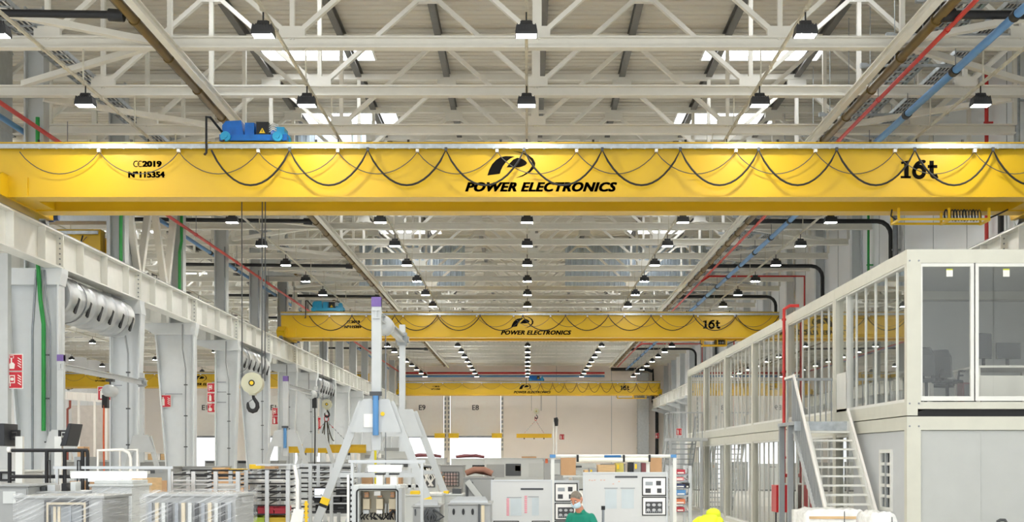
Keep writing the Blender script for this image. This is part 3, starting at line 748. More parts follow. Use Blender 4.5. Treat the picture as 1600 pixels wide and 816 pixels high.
def hook(px, Y, zc, lbl, rw=0.25, r=0.25):
    x = PX(px, Y); t = thing('crane_hook', (x, Y, zc-0.65), lbl, 'crane hook')
    for q in (-rw, rw):
        for e in ((0,) if q < 0 else (-0.03, 0.03)):
            b = MB(); b.tube([(x+q+e, Y+e, zc+0.05), (x+q*1.05+e, Y+e, ZT+0.3)], 0.014, 6); b.build('rope', DGREY, t)
    b = MB(); b.cyl((x, Y-0.13, zc), (x, Y+0.13, zc), r, 28); b.prism([(x-r*0.35, zc-r*0.8), (x+r*0.35, zc-r*0.8), (x+r*0.25, zc-r*1.15), (x-r*0.25, zc-r*1.15)], Y-0.1, Y+0.1, 'y'); bl = b.build('sheave_block', mat('sheave_cover', (188, 186, 160), 0.4, 0.2, var=0.08), t)
    b = MB(); b.tube([(x+0.06*math.cos(a), Y-0.14, zc+0.06*math.sin(a)) for a in [2*math.pi*i/16 for i in range(17)]], 0.014, 6); b.cyl((x, Y-0.15, zc), (x, Y-0.13, zc), 0.045, 14, 1); b.build('axle_cap', [BLACK, YELL2], bl)
    k = r/0.25; z0 = zc-r*1.1
    pts = [(0.01, 0), (0.02, -0.07), (0.06, -0.13), (0.105, -0.2), (0.11, -0.29), (0.07, -0.36), (0, -0.385), (-0.07, -0.36), (-0.11, -0.3), (-0.12, -0.22), (-0.115, -0.17)]
    b = MB(); b.tube([(x+p*k, Y, z0+q*k) for p, q in pts], [v*k for v in (0.035, 0.04, 0.043, 0.047, 0.052, 0.055, 0.055, 0.05, 0.042, 0.032, 0.018)], 12); h = b.build('hook', BLACK, t)
    b = MB(); b.tube([(x+0.03*k, Y, z0-0.08*k), (x-0.1*k, Y, z0-0.17*k)], 0.012*k, 6); b.build('safety_latch', STEEL, h)
    return t
hook(395, 31.1, PZ(599, 31.1), 'big black lifting hook under a round pale sheave block on the nearest crane')
hook(511, 65.8, PZ(632, 65.8), 'lifting hook holding the red chain slings of the middle crane', 0.2, 0.24)
hook(838, 123.8, PZ(643, 123.8), 'lifting hook holding the spreader beam of the farthest crane', 0.45, 0.26)
def spreader(xa, xb, Y, z0, z1, xh, zh, lbl, chains=True):
    t = thing('spreader_beam', ((xa+xb)/2, Y, z0), lbl, 'spreader beam'); h = z1-z0
    b = MB(); b.box(xa, xb, Y-0.09, Y+0.09, z1-0.03, z1); b.box(xa, xb, Y-0.09, Y+0.09, z0, z0+0.03); b.box(xa, xb, Y-0.02, Y+0.02, z0, z1)
    n = 5
    for k in range(n+1): q = xa+(xb-xa-0.03)*k/n; b.box(q, q+0.03, Y-0.085, Y+0.085, z0, z1)
    b.build('beam', YELLOW, t)
    for q in (0.22, 0.5, 0.78):
        b = MB(); xx = xa+(xb-xa)*q; b.box(xx-0.06, xx+0.06, Y-0.05, Y+0.05, z0-0.12, z0); b.build('lug', DGREY, t)
    c = thing('chain_sling', (xh, Y, zh), lbl.replace('spreader beam', 'pair of chain slings').replace('hanging', 'hanging'), 'chain')
    c['label'] = 'red ended chain slings tying the %s to its hook' % ('near yellow spreader beam' if Y < 100 else 'far yellow spreader beam')
    for sx in (0.22, 0.78):
        xe = xa+(xb-xa)*sx
        b = MB(); p = Vector((xh, Y, zh)); q = Vector((xe, Y, z1+0.04)); nn = 16
        for i in range(nn): b.bar(p+(q-p)*(i/nn), p+(q-p)*((i+0.8)/nn), 0.05 if i % 2 else 0.02, 0.02 if i % 2 else 0.05, 1 if (2 < i < 5 or i > nn-4) else 0)
        b.build('chain', [STEEL, RED], c)
    b = MB(); b.tube([(xh+0.1*math.cos(a), Y, zh+0.12+0.16*math.sin(a)) for a in [2*math.pi*i/14 for i in range(15)]], 0.025, 6); b.build('ring', RED, c)
    if chains:
        for dx, dz in ((-0.35, 1.15), (-0.1, 1.3), (0.12, 1.25), (0.35, 1.0)):
            b = MB(); pts = [(xh+dx*(1-abs(2*i/12-1))*1.0+(0.05 if dx > 0 else -0.05), Y-0.12, zh-dz*math.sin(math.pi*i/12)) for i in range(13)]
            for i in range(12): b.bar(pts[i], ((pts[i][0]+pts[i+1][0])/2, Y-0.12, (pts[i][2]+pts[i+1][2])/2), 0.05, 0.05); b.bar(pts[i], pts[i+1], 0.02, 0.02)
            b.build('slack_chain', [mat('chain_dark', (70, 66, 52), 0.5, 0.4, var=0.2)], c)
    return t
spreader(PX(450, 65.8), PX(572, 65.8), 65.8, PZ(708, 65.8), PZ(695, 65.8), PX(510, 65.8), PZ(658, 65.8), 'long yellow spreader beam hanging from the middle crane')
spreader(PX(807, 123.8), PX(862, 123.8), 123.8, PZ(684.5, 123.8), PZ(678, 123.8), PX(837, 123.8), PZ(657, 123.8), 'yellow spreader beam hanging from the farthest crane', False)
# ------------------------------------------------------------------ two-storey site office along the wall
XO = 7.0; XB = 11.7
OY = [24.4, 30.2, 35.7, 41.3, 47.0, 52.5, 58.0]
FLOORV = mat('vinyl_floor', (176, 176, 174), 0.4, var=0.05)
INW = mat('office_inner_wall', (208, 209, 206), 0.6, var=0.02)
def module(k, upper):
    y0, y1 = OY[k]+0.005, OY[k+1]-0.005
    z0, z1 = (3.0, 6.07) if upper else (0.0, 2.98)
    nm = 'upper' if upper else 'lower'
    t = thing('office_module', ((XO+XB)/2, y0, z0), 'cream framed %s storey office module with %s, %s from the camera' % (nm, 'tall barred glazing' if (upper or k) else 'closed panel walls', ORD[k]), 'office module')
    zb, zt = (z0+0.27, z1-0.25) if upper else (z0+0.14, z1-0.26)
    b = MB(); b.box(XO, XO+0.2, y0, y1, z1-0.25, z1); b.box(XB-0.2, XB, y0, y1, z1-0.25, z1); b.box(XO+0.2, XB-0.2, y0, y0+0.16, z1-0.25, z1); b.box(XO+0.2, XB-0.2, y1-0.16, y1, z1-0.25, z1); b.build('roof_beam', OFFW, t)
    b = MB(); b.box(XO, XO+0.2, y0, y1, z0, zb-0.02); b.box(XB-0.2, XB, y0, y1, z0, zb-0.02)
    if upper: b.box(XO+0.2, XB-0.2, y0, y0+0.16, z0+0.12, zb-0.02)
    else: b.box(XO+0.2, XB-0.2, y0, y0+0.16, z0, zb-0.02)
    b.box(XO+0.2, XB-0.2, y1-0.16, y1, z0+0.12, zb-0.02); b.build('floor_beam', OFFW, t)
    for ya, yb in ((y0, y0+0.17), (y1-0.13, y1)):
        for xa, xc in ((XO+0.002, XO+0.26), (XB-0.2, XB)):
            b = MB(); b.box(xa, xc, ya+0.001, yb, zb-0.02, z1-0.25); b.build('corner_post', OFFW, t)
    b = MB(); b.box(XO+0.2, XB-0.2, y0+0.1, y1-0.1, z1-0.06, z1-0.01); b.build('roof_panel', PANEL, t)
    b = MB(); b.box(XO+0.2, XB-0.2, y0+0.1, y1-0.1, zb-0.1, zb-0.03); b.build('floor_panel', FLOORV, t)
    b = MB(); b.box(XB-0.19, XB-0.12, y0+0.2, y1-0.2, zb, zt); b.build('back_wall', INW, t)
    ya = y0+0.17
    if not upper and k == 0:
        ys_ = 28.55
        b = MB(); wy0, wy1, wz0, wz1 = 25.55, 26.25, 1.25, 2.31
        for (a, c, e, f) in ((ya, wy0, zb, zt), (wy1, ys_, zb, zt), (wy0, wy1, zb, wz0), (wy0, wy1, wz1, zt)): b.box(XO+0.04, XO+0.1, a, c, e, f)
        b.build('side_panel', mat('side_panel_paint', (196, 199, 201), 0.45, var=0.02), t)
        b = MB(); b.frame(wy0-0.07, wy1+0.07, wz0-0.07, wz1+0.07, 0, 0.05, 0.07)
        b.v = [(XO-0.005+v[1], v[0], v[2]) for v in b.v]; b.box(XO+0.005, XO+0.05, 25.86, 25.95, wz0, wz1, 1)
        for q in range(1, 5): zz = wz0+(wz1-wz0)*q/5; b.box(XO+0.02, XO+0.05, wy0, wy1, zz-0.03, zz+0.03)
        fr = b.build('window_frame', [WHITE, GREY], t)
        b = MB(); b.box(XO+0.06, XO+0.07, wy0, wy1, wz0, wz1); b.build('pane', GLASS, fr)
        b = MB(); b.box(XO+0.26, XB, y0+0.05, y0+0.1, zb, zt)
        q = XO+0.26
        while q < XB: b.box(q, q+0.012, y0+0.042, y0+0.05, zb, zt); q += 1.12
        b.build('front_panel', PANEL, t)
        b = MB()
        for x_, z_ in ((XO+0.05, 2.8), (XO+0.22, 2.8), (XO+0.05, 0.3), (XO+0.22, 0.3)): b.cyl((x_, y0-0.012, z_), (x_, y0+0.01, z_), 0.018, 8)
        b.build('bolt', STEEL, t); ya = ys_
    if upper and k == 0:
        # front glazing facing the camera
        for xa, xc in ((XO+0.3, XO+1.18), (XO+1.34, XO+2.24), (XO+2.4, XO+3.3), (XO+3.46, XB-0.3)):
            b = MB(); b.frame(xa-0.09, xc+0.09, zb, zt+0.02, y0+0.02, y0+0.09, 0.085); fr = b.build('window_frame', WHITE, t)
            b = MB(); b.box(xa, xc, y0+0.05, y0+0.06, zb+0.08, zt-0.06); b.build('pane', GLASSF, fr)
            b = MB(); b.box(xa+0.5*(xc-xa), xa+0.5*(xc-xa)+0.12, y0+0.035, y0+0.045, zt-0.25, zt-0.13, 0); b.box(xa+0.5*(xc-xa), xa+0.5*(xc-xa)+0.12, y0+0.034, y0+0.045, zt-0.13, zt-0.105, 1); b.build('sticker', [SIGNW, mat('lime', (190, 200, 50), 0.5)], fr)
        b = MB()
        for x_, z_ in ((XO+0.05, 5.86), (XO+0.22, 5.86), (XO+0.05, 3.22), (XO+0.22, 3.22)): b.cyl((x_, y0-0.012, z_), (x_, y0+0.01, z_), 0.018, 8)
        b.build('bolt', STEEL, t)
    yb = y1-0.13
    b = MB(); b.box(XO+0.09, XO+0.1, ya, yb, zb, zt); b.build('glazing', GLASS, t)
    n = round((yb-ya)/0.75)
    for i in range(1, n):
        q = ya+(yb-ya)*i/n
        b = MB(); b.box(XO+0.068, XO+0.115, q-0.016, q+0.016, zb, zt); b.build('mullion', WHITE, t)
    if upper and k == 0:
        b = MB(); b.box(XO+0.02, XO+0.12, yb-0.95, yb-0.02, zb-0.02, zb+0.85); b.box(XO+0.02, XO+0.12, yb-1.0, yb-0.92, zb, zt); b.build('door_panel', WHITE, t)
    b = MB(); b.box(XO+0.02, XO+0.14, ya, yb, zb-0.03, zb+0.04); b.box(XO+0.02, XO+0.14, ya, yb, zt-0.04, zt+0.02); b.build('sill', WHITE, t)
    return t
for k in range(6):
    module(k, False); module(k, True)
# dark strip imitating shade in the gap between the storeys at the front
b = MB(); b.prism([(XO+0.05, 2.985), (XO+0.35, 3.115), (XB, 3.115), (XB, 2.985)], 24.5, 24.62, 'y')
tag(b.build('gap_shade_strip', BLACK), 'black strip imitating shade in the gap between the two office storeys at the front', 'strip')

# furniture seen through the upper front window
def desk(xa, xb, ya, yb, z0, lbl):
    t = thing('desk', ((xa+xb)/2, (ya+yb)/2, z0), lbl, 'desk')
    b = MB(); b.box(xa, xb, ya, yb, z0+0.7, z0+0.74); b.build('table_top', SIGNW, t)
    for x_ in (xa+0.03, xb-0.09):
        for y_ in (ya+0.03, yb-0.09):
            b = MB(); b.box(x_, x_+0.06, y_, y_+0.06, z0, z0+0.7); b.build('leg', SIGNW, t)
    b = MB(); b.box(xa+0.1, xb-0.1, ya+0.05, ya+0.07, z0+0.1, z0+0.55); b.build('modesty_panel', SIGNW, t)
ZF = 3.0+0.24
desk(8.55, 10.0, 25.2, 26.6, ZF, 'white office desk with monitors behind the upper front window')
desk(7.5, 8.3, 26.9, 29.4, ZF, 'white office desk along the upper side glazing behind the chairs')
def mon(x, y, z, w, h, rz, lbl, arm=True):
    t = thing('monitor', (0, 0, 0), lbl, 'monitor')
    b = MB(); b.box(-w/2, w/2, -0.02, 0.02, 0.18, 0.18+h); b.build('screen_housing', BLACK, t, 0.006)
    b = MB(); b.box(-w/2+0.012, w/2-0.012, -0.024, -0.02, 0.192, 0.168+h); b.build('screen', mat('screen_off', (52, 56, 62), 0.15), t)
    b = MB(); b.box(-0.03, 0.03, 0.02, 0.045, 0.0, 0.3); b.box(-0.12, 0.12, -0.08, 0.1, 0, 0.012); b.build('stand', BLACK, t)
    t.location = (x, y, z); t.rotation_euler.z = rz
mon(8.95, 25.9, ZF+0.74, 0.3, 0.5, 0.2, 'tall upright monitor on the desk behind the front window')
mon(9.45, 26.0, ZF+0.74, 0.5, 0.32, 0.1, 'wide monitor on the desk behind the front window')
def office_chair(x, y, rz, lbl):
    t = thing('office_chair', (0, 0, 0), lbl, 'chair')
    b = MB(); b.box(-0.24, 0.24, -0.24, 0.24, 0.45, 0.52); b.build('seat', DGREY, t, 0.03)
    b = MB(); n = 9; pf = []
    pts = [(0.24, 0.55), (0.27, 0.75), (0.29, 0.95), (0.33, 1.1)]
    vs_ = []
    for yy, zz in pts:
        w = 0.23 if zz < 1.05 else 0.17
        vs_ += [(-w, yy, zz), (w, yy, zz), (w, yy+0.05, zz), (-w, yy+0.05, zz)]
    fs = [(0, 1, 2, 3), (12, 13, 14, 15)]
    for i in range(3): fs += [(4*i+j, 4*i+(j+1) % 4, 4*i+4+(j+1) % 4, 4*i+4+j) for j in range(4)]
    b.add(vs_, fs); b.build('backrest', DGREY, t, 0.02)
    b = MB(); b.cyl((0, 0, 0.08), (0, 0, 0.45), 0.03, 10); b.bar((0, 0.2, 0.47), (0, 0.3, 0.62), 0.06, 0.02); b.build('column', BLACK, t)
    for i in range(5):
        a = 2*math.pi*i/5
        b = MB(); b.bar((0, 0, 0.1), (0.28*math.cos(a), 0.28*math.sin(a), 0.07), 0.05, 0.03); b.cyl((0.28*math.cos(a), 0.28*math.sin(a)-0.02, 0.03), (0.28*math.cos(a), 0.28*math.sin(a)+0.02, 0.03), 0.03, 10); b.build('leg', BLACK, t)
    for s in (-1, 1):
        b = MB(); b.tube([(s*0.26, 0.1, 0.47), (s*0.29, 0.1, 0.68), (s*0.29, -0.15, 0.69)], 0.02, 6); b.build('armrest', BLACK, t)
    t.location = (x, y, ZF); t.rotation_euler.z = rz
office_chair(7.75, 25.7, 2.6, 'dark office chair nearest the corner post in the upper office')
office_chair(8.32, 26.2, 2.4, 'dark office chair in the middle behind the upper front window')
office_chair(8.75, 27.6, 2.2, 'dark office chair farthest from the corner in the upper office')
b = MB(); b.box(8.35, 8.7, 25.35, 25.7, ZF, ZF+0.42); b.box(8.37, 8.68, 25.34, 25.35, ZF+0.03, ZF+0.39, 1)
tag(b.build('waste_bin', [mat('bin_maroon', (90, 26, 30), 0.5), DGREY]), 'dark red waste bin beside the office desk', 'bin')
b = MB(); b.box(7.4, 11.4, 30.25, 30.3, ZF, 5.8); b.box(8.0, 8.9, 30.22, 30.25, ZF, 5.4, 1)
tag(b.build('partition', [INW, PANEL]), 'grey inner partition wall closing the first upper office module', 'partition')
t = thing('wall_shelf', (7.75, 30.0, 4.6), 'grey shelf unit on the partition in the upper office', 'shelf')
b = MB()
for z in (4.6, 5.0, 5.4): b.box(7.4, 8.1, 29.95, 30.24, z, z+0.03)
b.box(7.38, 7.4, 29.95, 30.24, 4.6, 5.6); b.build('shelf_frame', GREY, t)

# steel stair up to the upper office door
t = thing('steel_staircase', (6.4, 27.3, 0), 'white steel staircase with barred railing climbing to the near upper office', 'staircase')
XA, XC = 5.95, 6.86
def sz(d): return 2.98-(28.3-d)*0.905
for x_, nm in ((XC, 0), (XA, 1)):
    b = MB(); b.prism([(25.01, 0.0), (25.25, 0.0), (28.35, 2.78), (28.35, 3.0), (28.15, 3.0)], x_-0.02, x_+0.02, 'x'); b.build('stringer', WHITE, t)
z = 0.185
while z < 2.9:
    d = 28.3-(2.98-z)/0.905
    b = MB(); b.box(XA+0.02, XC-0.02, d-0.02, d+0.25, z-0.04, z); b.build('tread', WHITE, t); z += 0.186
b = MB(); b.bar((XC, 25.05, 0.28), (XC, 28.35, 3.26), 0.05, 0.06)
b.build('handrail', SIGNW, t)
RX = 5.86
b = MB(); b.bar((RX, 25.1, 0.35), (RX, 29.15, 4.04), 0.045, 0.07); b.box(RX-0.02, RX+0.02, 29.12, 30.1, 4.0, 4.05); b.build('handrail', SIGNW, t)
b = MB(); b.bar((RX-0.02, 25.45, -0.0+0.0), (RX-0.02, 29.15, 2.95), 0.05, 0.1)
k = 0
while k < 19:
    d = 25.6+k*0.185; z_ = (d-25.45)/3.7*2.95; b.box(RX-0.05, RX-0.0, d, d+0.1, z_-0.02, z_+0.06); k += 1
b.build('toothed_rail', LGREY, t)
for k in range(38):
    d = 25.55+0.1*k; zt = 0.35+(d-25.1)/4.05*3.69; zb_ = max(0.02, (d-25.45)/3.7*2.95)
    b = MB(); b.box(RX-0.012, RX+0.012, d, d+0.05, zb_, zt-0.02); b.build('baluster', GREY, t)
b = MB(); b.box(RX-0.15, XO-0.01, 28.35, 30.2, 2.93, 3.0); b.box(RX-0.15, XO-0.01, 28.33, 28.35, 2.8, 3.0); b.build('landing', GALV, t)
for x_, y_ in ((5.78, 29.1), (5.78, 30.1)):
    b = MB(); b.box(x_-0.06, x_+0.06, y_-0.06, y_+0.06, 0, 2.93); b.build('support_post', GREY, t)
b = MB(); b.box(RX, XO-0.05, 30.12, 30.16, 3.98, 4.04); b.build('landing_rail', GREY, t)
for k in range(9):
    q = RX+0.06+k*0.125
    b = MB(); b.box(q-0.012, q+0.012, 30.125, 30.15, 3.0, 3.98); b.build('baluster', GREY, t)
# second stair at the far end of the office
t = thing('steel_staircase', (6.1, 54, 0), 'grey steel staircase with landing at the far end of the office', 'staircase')
for x_ in (5.54, 6.68):
    b = MB(); b.bar((x_, 52.6, 2.95), (x_, 56.0, 0.05), 0.05, 0.2); b.build('stringer', LGREY, t)
    b = MB(); b.bar((x_, 52.6, 3.9), (x_, 56.0, 1.0), 0.05, 0.05)
    b.build('handrail', LGREY, t)
    for k in range(5):
        d = 52.7+k*0.8; zz = 2.95-(d-52.6)/3.4*2.9
        b = MB(); b.box(x_-0.02, x_+0.02, d, d+0.04, zz, zz+0.95); b.build('baluster', LGREY, t)
z = 0.2
for k in range(14):
    d = 56.0-(z-0.05)/2.9*3.4; b = MB(); b.box(5.56, 6.66, d-0.26, d, z-0.04, z); b.build('tread', GALV, t); z += 0.2
b = MB(); b.box(5.45, 6.95, 51.0, 52.6, 2.88, 3.0); b.build('landing', LGREY, t)
b = MB(); b.box(5.45, 6.75, 51.0, 51.04, 3.95, 4.0); b.box(5.45, 5.49, 51.0, 52.6, 3.95, 4.0); b.build('landing_rail', LGREY, t)
for k in range(9):
    q = 5.47+k*0.157; b = MB(); b.box(q-0.012, q+0.012, 51.0, 51.03, 3.0, 3.95); b.build('baluster', GREY, t)
for x_ in (5.5, 6.7):
    b = MB(); b.box(x_-0.05, x_+0.05, 51.02, 51.12, 0, 2.88); b.build('support_post', LGREY, t)
# red hose cabinet and riser on the office front
x_ = 6.86
b = MB(); b.tube([(x_, 35.4, 1.55), (x_, 35.4, 6.2), (x_+0.15, 35.4, 6.3), (x_+0.4, 35.4, 6.3)], 0.045, 10)
for z in (2.2, 4.5, 5.9): b.tube([(x_, 35.4, z), (x_, 35.4, z+0.06)], 0.06, 10)
b.cyl((x_-0.12, 35.4, 1.75), (x_+0.08, 35.4, 1.75), 0.05, 10)
tag(b.build('fire_main', PIPER), 'red fire main climbing the office front to its roof', 'pipe')
t = thing('fire_hose_cabinet', (x_, 35.2, 0.72), 'red fire hose cabinet behind the near office staircase', 'hose cabinet')
b = MB(); b.box(x_-0.3, x_+0.1, 34.9, 35.6, 0.78, 1.5); b.build('housing', RED, t, 0.01)
b = MB(); b.box(x_-0.28, x_+0.08, 34.885, 34.9, 0.82, 1.46); d_ = b.build('door', RED, t)
b = MB(); b.box(x_-0.25, x_-0.22, 34.87, 34.885, 1.1, 1.2); b.build('handle', BLACK, d_)
for q in (x_-0.25, x_+0.05):
    b = MB(); b.box(q-0.02, q+0.02, 35.2, 35.24, 0, 0.78); b.build('leg', DGREY, t)

# ------------------------------------------------------------------ fire signs
def sign(px, py, w, h, d, kind, lbl, sidex=None):
    x = PX(px, d); z = PZ(py, d); s = d/F; w *= s; h *= s
    t = thing('fire_sign', (x, d, z-h/2), lbl, 'sign')
    b = MB(); b.box(x-w/2-0.02, x+w/2+0.02, d, d+0.012, z-h/2-0.02, z+h/2+0.02); b.build('backing', SIGNW, t)
    b = MB(); b.box(x-w/2, x+w/2, d-0.006, d, z-h/2, z+h/2); b.build('red_field', SIGNR, t)
    b = MB(); y = d-0.007
    def P(u, v): return (x+(u-0.5)*w, z+(v-0.5)*h)
    def poly(pp): b.prism([P(*q) for q in pp], y-0.003, y, 'y')
    for k in range(4): v = 0.2+0.16*k; poly([(0.68, v+0.12), (0.72, v+0.15), (0.95, v+0.02), (0.92, v-0.03)])
    if kind == 'extinguisher':
        poly([(0.16, 0.1), (0.42, 0.1), (0.42, 0.65), (0.34, 0.75), (0.34, 0.86), (0.24, 0.86), (0.24, 0.75), (0.16, 0.65)]); poly([(0.1, 0.7), (0.2, 0.8), (0.2, 0.86), (0.06, 0.74)])
    elif kind == 'button':
        poly([(0.12, 0.12), (0.45, 0.12), (0.5, 0.4), (0.36, 0.52), (0.3, 0.5), (0.3, 0.8), (0.2, 0.8), (0.2, 0.5), (0.1, 0.4)]); b.frame(*[P(0.1, 0.78)[0], P(0.42, 0.95)[0], P(0.1, 0.78)[1], P(0.42, 0.95)[1]], y-0.003, y, 0.03*w)
    else:
        c = P(0.3, 0.55); b.frame(c[0]-0.2*w, c[0]+0.2*w, c[1]-0.25*h, c[1]+0.25*h, y-0.003, y, 0.06*w); b.cyl((c[0], y-0.003, c[1]), (c[0], y, c[1]), 0.12*w, 16); poly([(0.14, 0.1), (0.2, 0.1), (0.2, 0.3), (0.14, 0.3)])
    b.build('pictogram', SIGNW, t)
sd = 32.2
sign(23.5, 567, 22, 25, sd, 'button', 'red fire alarm sign with hand beside the nearest column')
sign(23.5, 594, 22, 25, sd, 'hose', 'red hose reel sign just below the fire alarm sign by the nearest column')
b = MB(); xx = PX(7, sd); b.box(xx-0.12, xx+0.12, sd-0.1, sd+0.12, 0, 7.2); b.box(xx, PX(30, sd), sd+0.02, sd+0.06, PZ(570, sd), PZ(566, sd)); b.box(xx, PX(30, sd), sd+0.02, sd+0.06, PZ(596, sd), PZ(592, sd)); b.box(xx-0.2, xx+0.2, sd-0.2, sd+0.2, 0, 0.04)
tag(b.build('sign_post', LGREY), 'grey post carrying the two stacked fire signs at the picture edge', 'post')
def armsign(px, py, w, h, d, kind, lbl, xcol):
    sign(px, py, w, h, d, kind, lbl)
    x = PX(px, d); z = PZ(py, d)
    b = MB(); b.bar((x, d+0.03, z+h*d/F/2+0.05), (xcol, d+0.03, z+h*d/F/2+0.05), 0.03, 0.03); b.bar((x, d+0.03, z-h*d/F/2), (x, d+0.03, z+h*d/F/2+0.06), 0.03, 0.03)
    tag(b.build('sign_bracket', STEEL), 'thin steel bracket holding the %s' % lbl.replace('red ', '', 1), 'bracket')
armsign(163, 615, 19, 20, 40.0, 'extinguisher', 'red extinguisher sign beside the second column', -12.3)
armsign(258.5, 627, 16, 18, 47.0, 'extinguisher', 'red extinguisher sign beside the third column', -12.3)
armsign(331.5, 606, 14, 13.5, 53.8, 'hose', 'red hose sign topmost of three by the fourth column', -12.3)
armsign(331.5, 621.5, 14, 13.5, 53.8, 'extinguisher', 'red extinguisher sign middle of three by the fourth column', -12.3)
armsign(331.5, 637.5, 14, 13.5, 53.8, 'button', 'red alarm sign lowest of three by the fourth column', -12.3)
armsign(431, 644, 11, 12, 67.4, 'hose', 'red hose sign upper of two by the sixth column', -12.3)
armsign(431, 657, 11, 12, 67.4, 'extinguisher', 'red extinguisher sign lower of two by the sixth column', -12.3)
armsign(498, 662, 5.5, 18, 73.8, 'extinguisher', 'narrow red extinguisher sign behind the chain slings', -12.0)
sign(878, 683, 7, 8, 129.986, 'extinguisher', 'small red fire sign on the cream end wall')
sign(1027, 681, 6, 8, 129.23, 'button', 'small red fire sign on the black pipe at the end wall corner')
sign(1061, 675, 8, 10, 50.986, 'extinguisher', 'small red fire sign on the far stair landing railing')
# ------------------------------------------------------------------ shop-floor equipment
def film():
    m = bpy.data.materials.new('stretch_film'); m.use_nodes = True; nt = m.node_tree; nt.nodes.clear()
    tc = nt.nodes.new('ShaderNodeTexCoord'); mr = nt.nodes.new('ShaderNodeMapping'); mr.inputs['Rotation'].default_value = (0, 0.42, 0.0); mp = nt.nodes.new('ShaderNodeMapping'); mp.inputs['Scale'].default_value = (1.0, 1.0, 36)
    n = nt.nodes.new('ShaderNodeTexNoise'); n.inputs['Scale'].default_value = 2.2; n.inputs['Detail'].default_value = 5
    r = nt.nodes.new('ShaderNodeValToRGB'); r.color_ramp.elements[0].position = 0.5; r.color_ramp.elements[1].position = 0.68
    r.color_ramp.elements[0].color = (0.1, 0.1, 0.1, 1); r.color_ramp.elements[1].color = (0.5, 0.5, 0.5, 1)
    t = nt.nodes.new('ShaderNodeBsdfTransparent'); p = nt.nodes.new('ShaderNodeBsdfPrincipled'); p.inputs['Base Color'].default_value = (0.82, 0.83, 0.84, 1); p.inputs['Roughness'].default_value = 0.2
    bp = nt.nodes.new('ShaderNodeBump'); bp.inputs['Strength'].default_value = 0.5; bp.inputs['Distance'].default_value = 0.02
    x = nt.nodes.new('ShaderNodeMixShader'); o = nt.nodes.new('ShaderNodeOutputMaterial')
    L = nt.links.new
    L(tc.outputs['Object'], mr.inputs['Vector']); L(mr.outputs[0], mp.inputs['Vector']); L(mp.outputs[0], n.inputs['Vector']); L(n.outputs['Fac'], r.inputs['Fac']); L(n.outputs['Fac'], bp.inputs['Height']); L(bp.outputs[0], p.inputs['Normal'])
    L(r.outputs[0], x.inputs[0]); L(t.outputs[0], x.inputs[1]); L(p.outputs[0], x.inputs[2]); L(x.outputs[0], o.inputs[0])
    return m
FILM = film()
CABG = mat('cabinet_grey', (152, 153, 151), 0.42, var=0.02)
CABL = mat('cabinet_light', (194, 196, 193), 0.42, var=0.02)
ALU = mat('aluminium_profile', (196, 198, 198), 0.35, 0.5, var=0.05)
BEIGE = mat('beige_part', (200, 186, 158), 0.5, var=0.08)
REDB = mat('bin_red', (176, 44, 58), 0.45, var=0.06)
NAVY = mat('navy_box', (40, 52, 96), 0.5)
LIME = mat('lime_bin', (170, 190, 60), 0.5)
TUBE = emission('tube_white', (255, 255, 250), 9.0)
SCR = emission('screen_white', (235, 240, 248), 0.9)
def part(t, name, m, *boxes, bevel=0.0):
    b = MB()
    for q in boxes: b.box(*q)
    return b.build(name, m, t, bevel)
def cabinet(px0, px1, pyt, d, dep, lbl, m=CABG, name='control_cabinet', cat='cabinet', door=True, lip=0.03, vents=0, plinth=True):
    x0, x1, z = PX(px0, d), PX(px1, d), PZ(pyt, d)
    t = thing(name, ((x0+x1)/2, d+dep/2, 0), lbl, cat)
    part(t, 'body', m, (x0, x1, d, d+dep, 0.1, z-0.03), bevel=0.008)
    part(t, 'top_cover', m, (x0-lip, x1+lip, d-lip, d+dep+lip, z-0.03, z), bevel=0.006)
    part(t, 'plinth', DGREY, (x0+0.02, x1-0.02, d+0.02, d+dep-0.02, 0, 0.1))
    if door:
        n = max(1, round((x1-x0)/0.8))
        for k in range(n):
            a = x0+(x1-x0)*k/n+0.015; c = x0+(x1-x0)*(k+1)/n-0.015
            dr = part(t, 'door', m, (a, c, d-0.018, d-0.001, 0.14, z-0.06), bevel=0.004)
            part(dr, 'handle', BLACK, (c-0.06, c-0.035, d-0.035, d-0.018, z*0.55, z*0.55+0.14))
    if vents:
        b = MB(); w = (x1-x0)/vents
        for k in range(vents):
            for i in range(5): b.box(x0+w*k+0.12*w, x0+w*(k+0.88), d-0.024, d-0.018, z-0.2-0.03*i, z-0.185-0.03*i)
        b.build('vent_slots', DGREY, t)
    return t, x0, x1, z
def wrap(t, x0, x1, y0, y1, z0, z1):
    b = MB(); g = 0.02; n = 10
    # loosely pulled film around the load: wavy outline
    random.seed(int(abs(x0*100)))
    prof = []
    def edge(a, c):
        for i in range(n):
            u = i/n; prof.append((a[0]+(c[0]-a[0])*u, a[1]+(c[1]-a[1])*u))
    edge((x0-g, y0-g), (x1+g, y0-g)); edge((x1+g, y0-g), (x1+g, y1+g)); edge((x1+g, y1+g), (x0-g, y1+g)); edge((x0-g, y1+g), (x0-g, y0-g))
    m = len(prof); vs_ = []; rows = 6
    for r_ in range(rows+1):
        zz = z0+(z1-z0)*r_/rows
        for (px_, py_) in prof: vs_.append((px_+random.uniform(-1, 1)*0.006, py_+random.uniform(-1, 1)*0.006-0.006, zz+(random.uniform(-0.02, 0.03) if r_ == rows else 0)))
    b.add(vs_, [(r_*m+i, r_*m+(i+1) % m, (r_+1)*m+(i+1) % m, (r_+1)*m+i) for r_ in range(rows) for i in range(m)], 0, True)
    b.build('stretch_wrap', FILM, t)

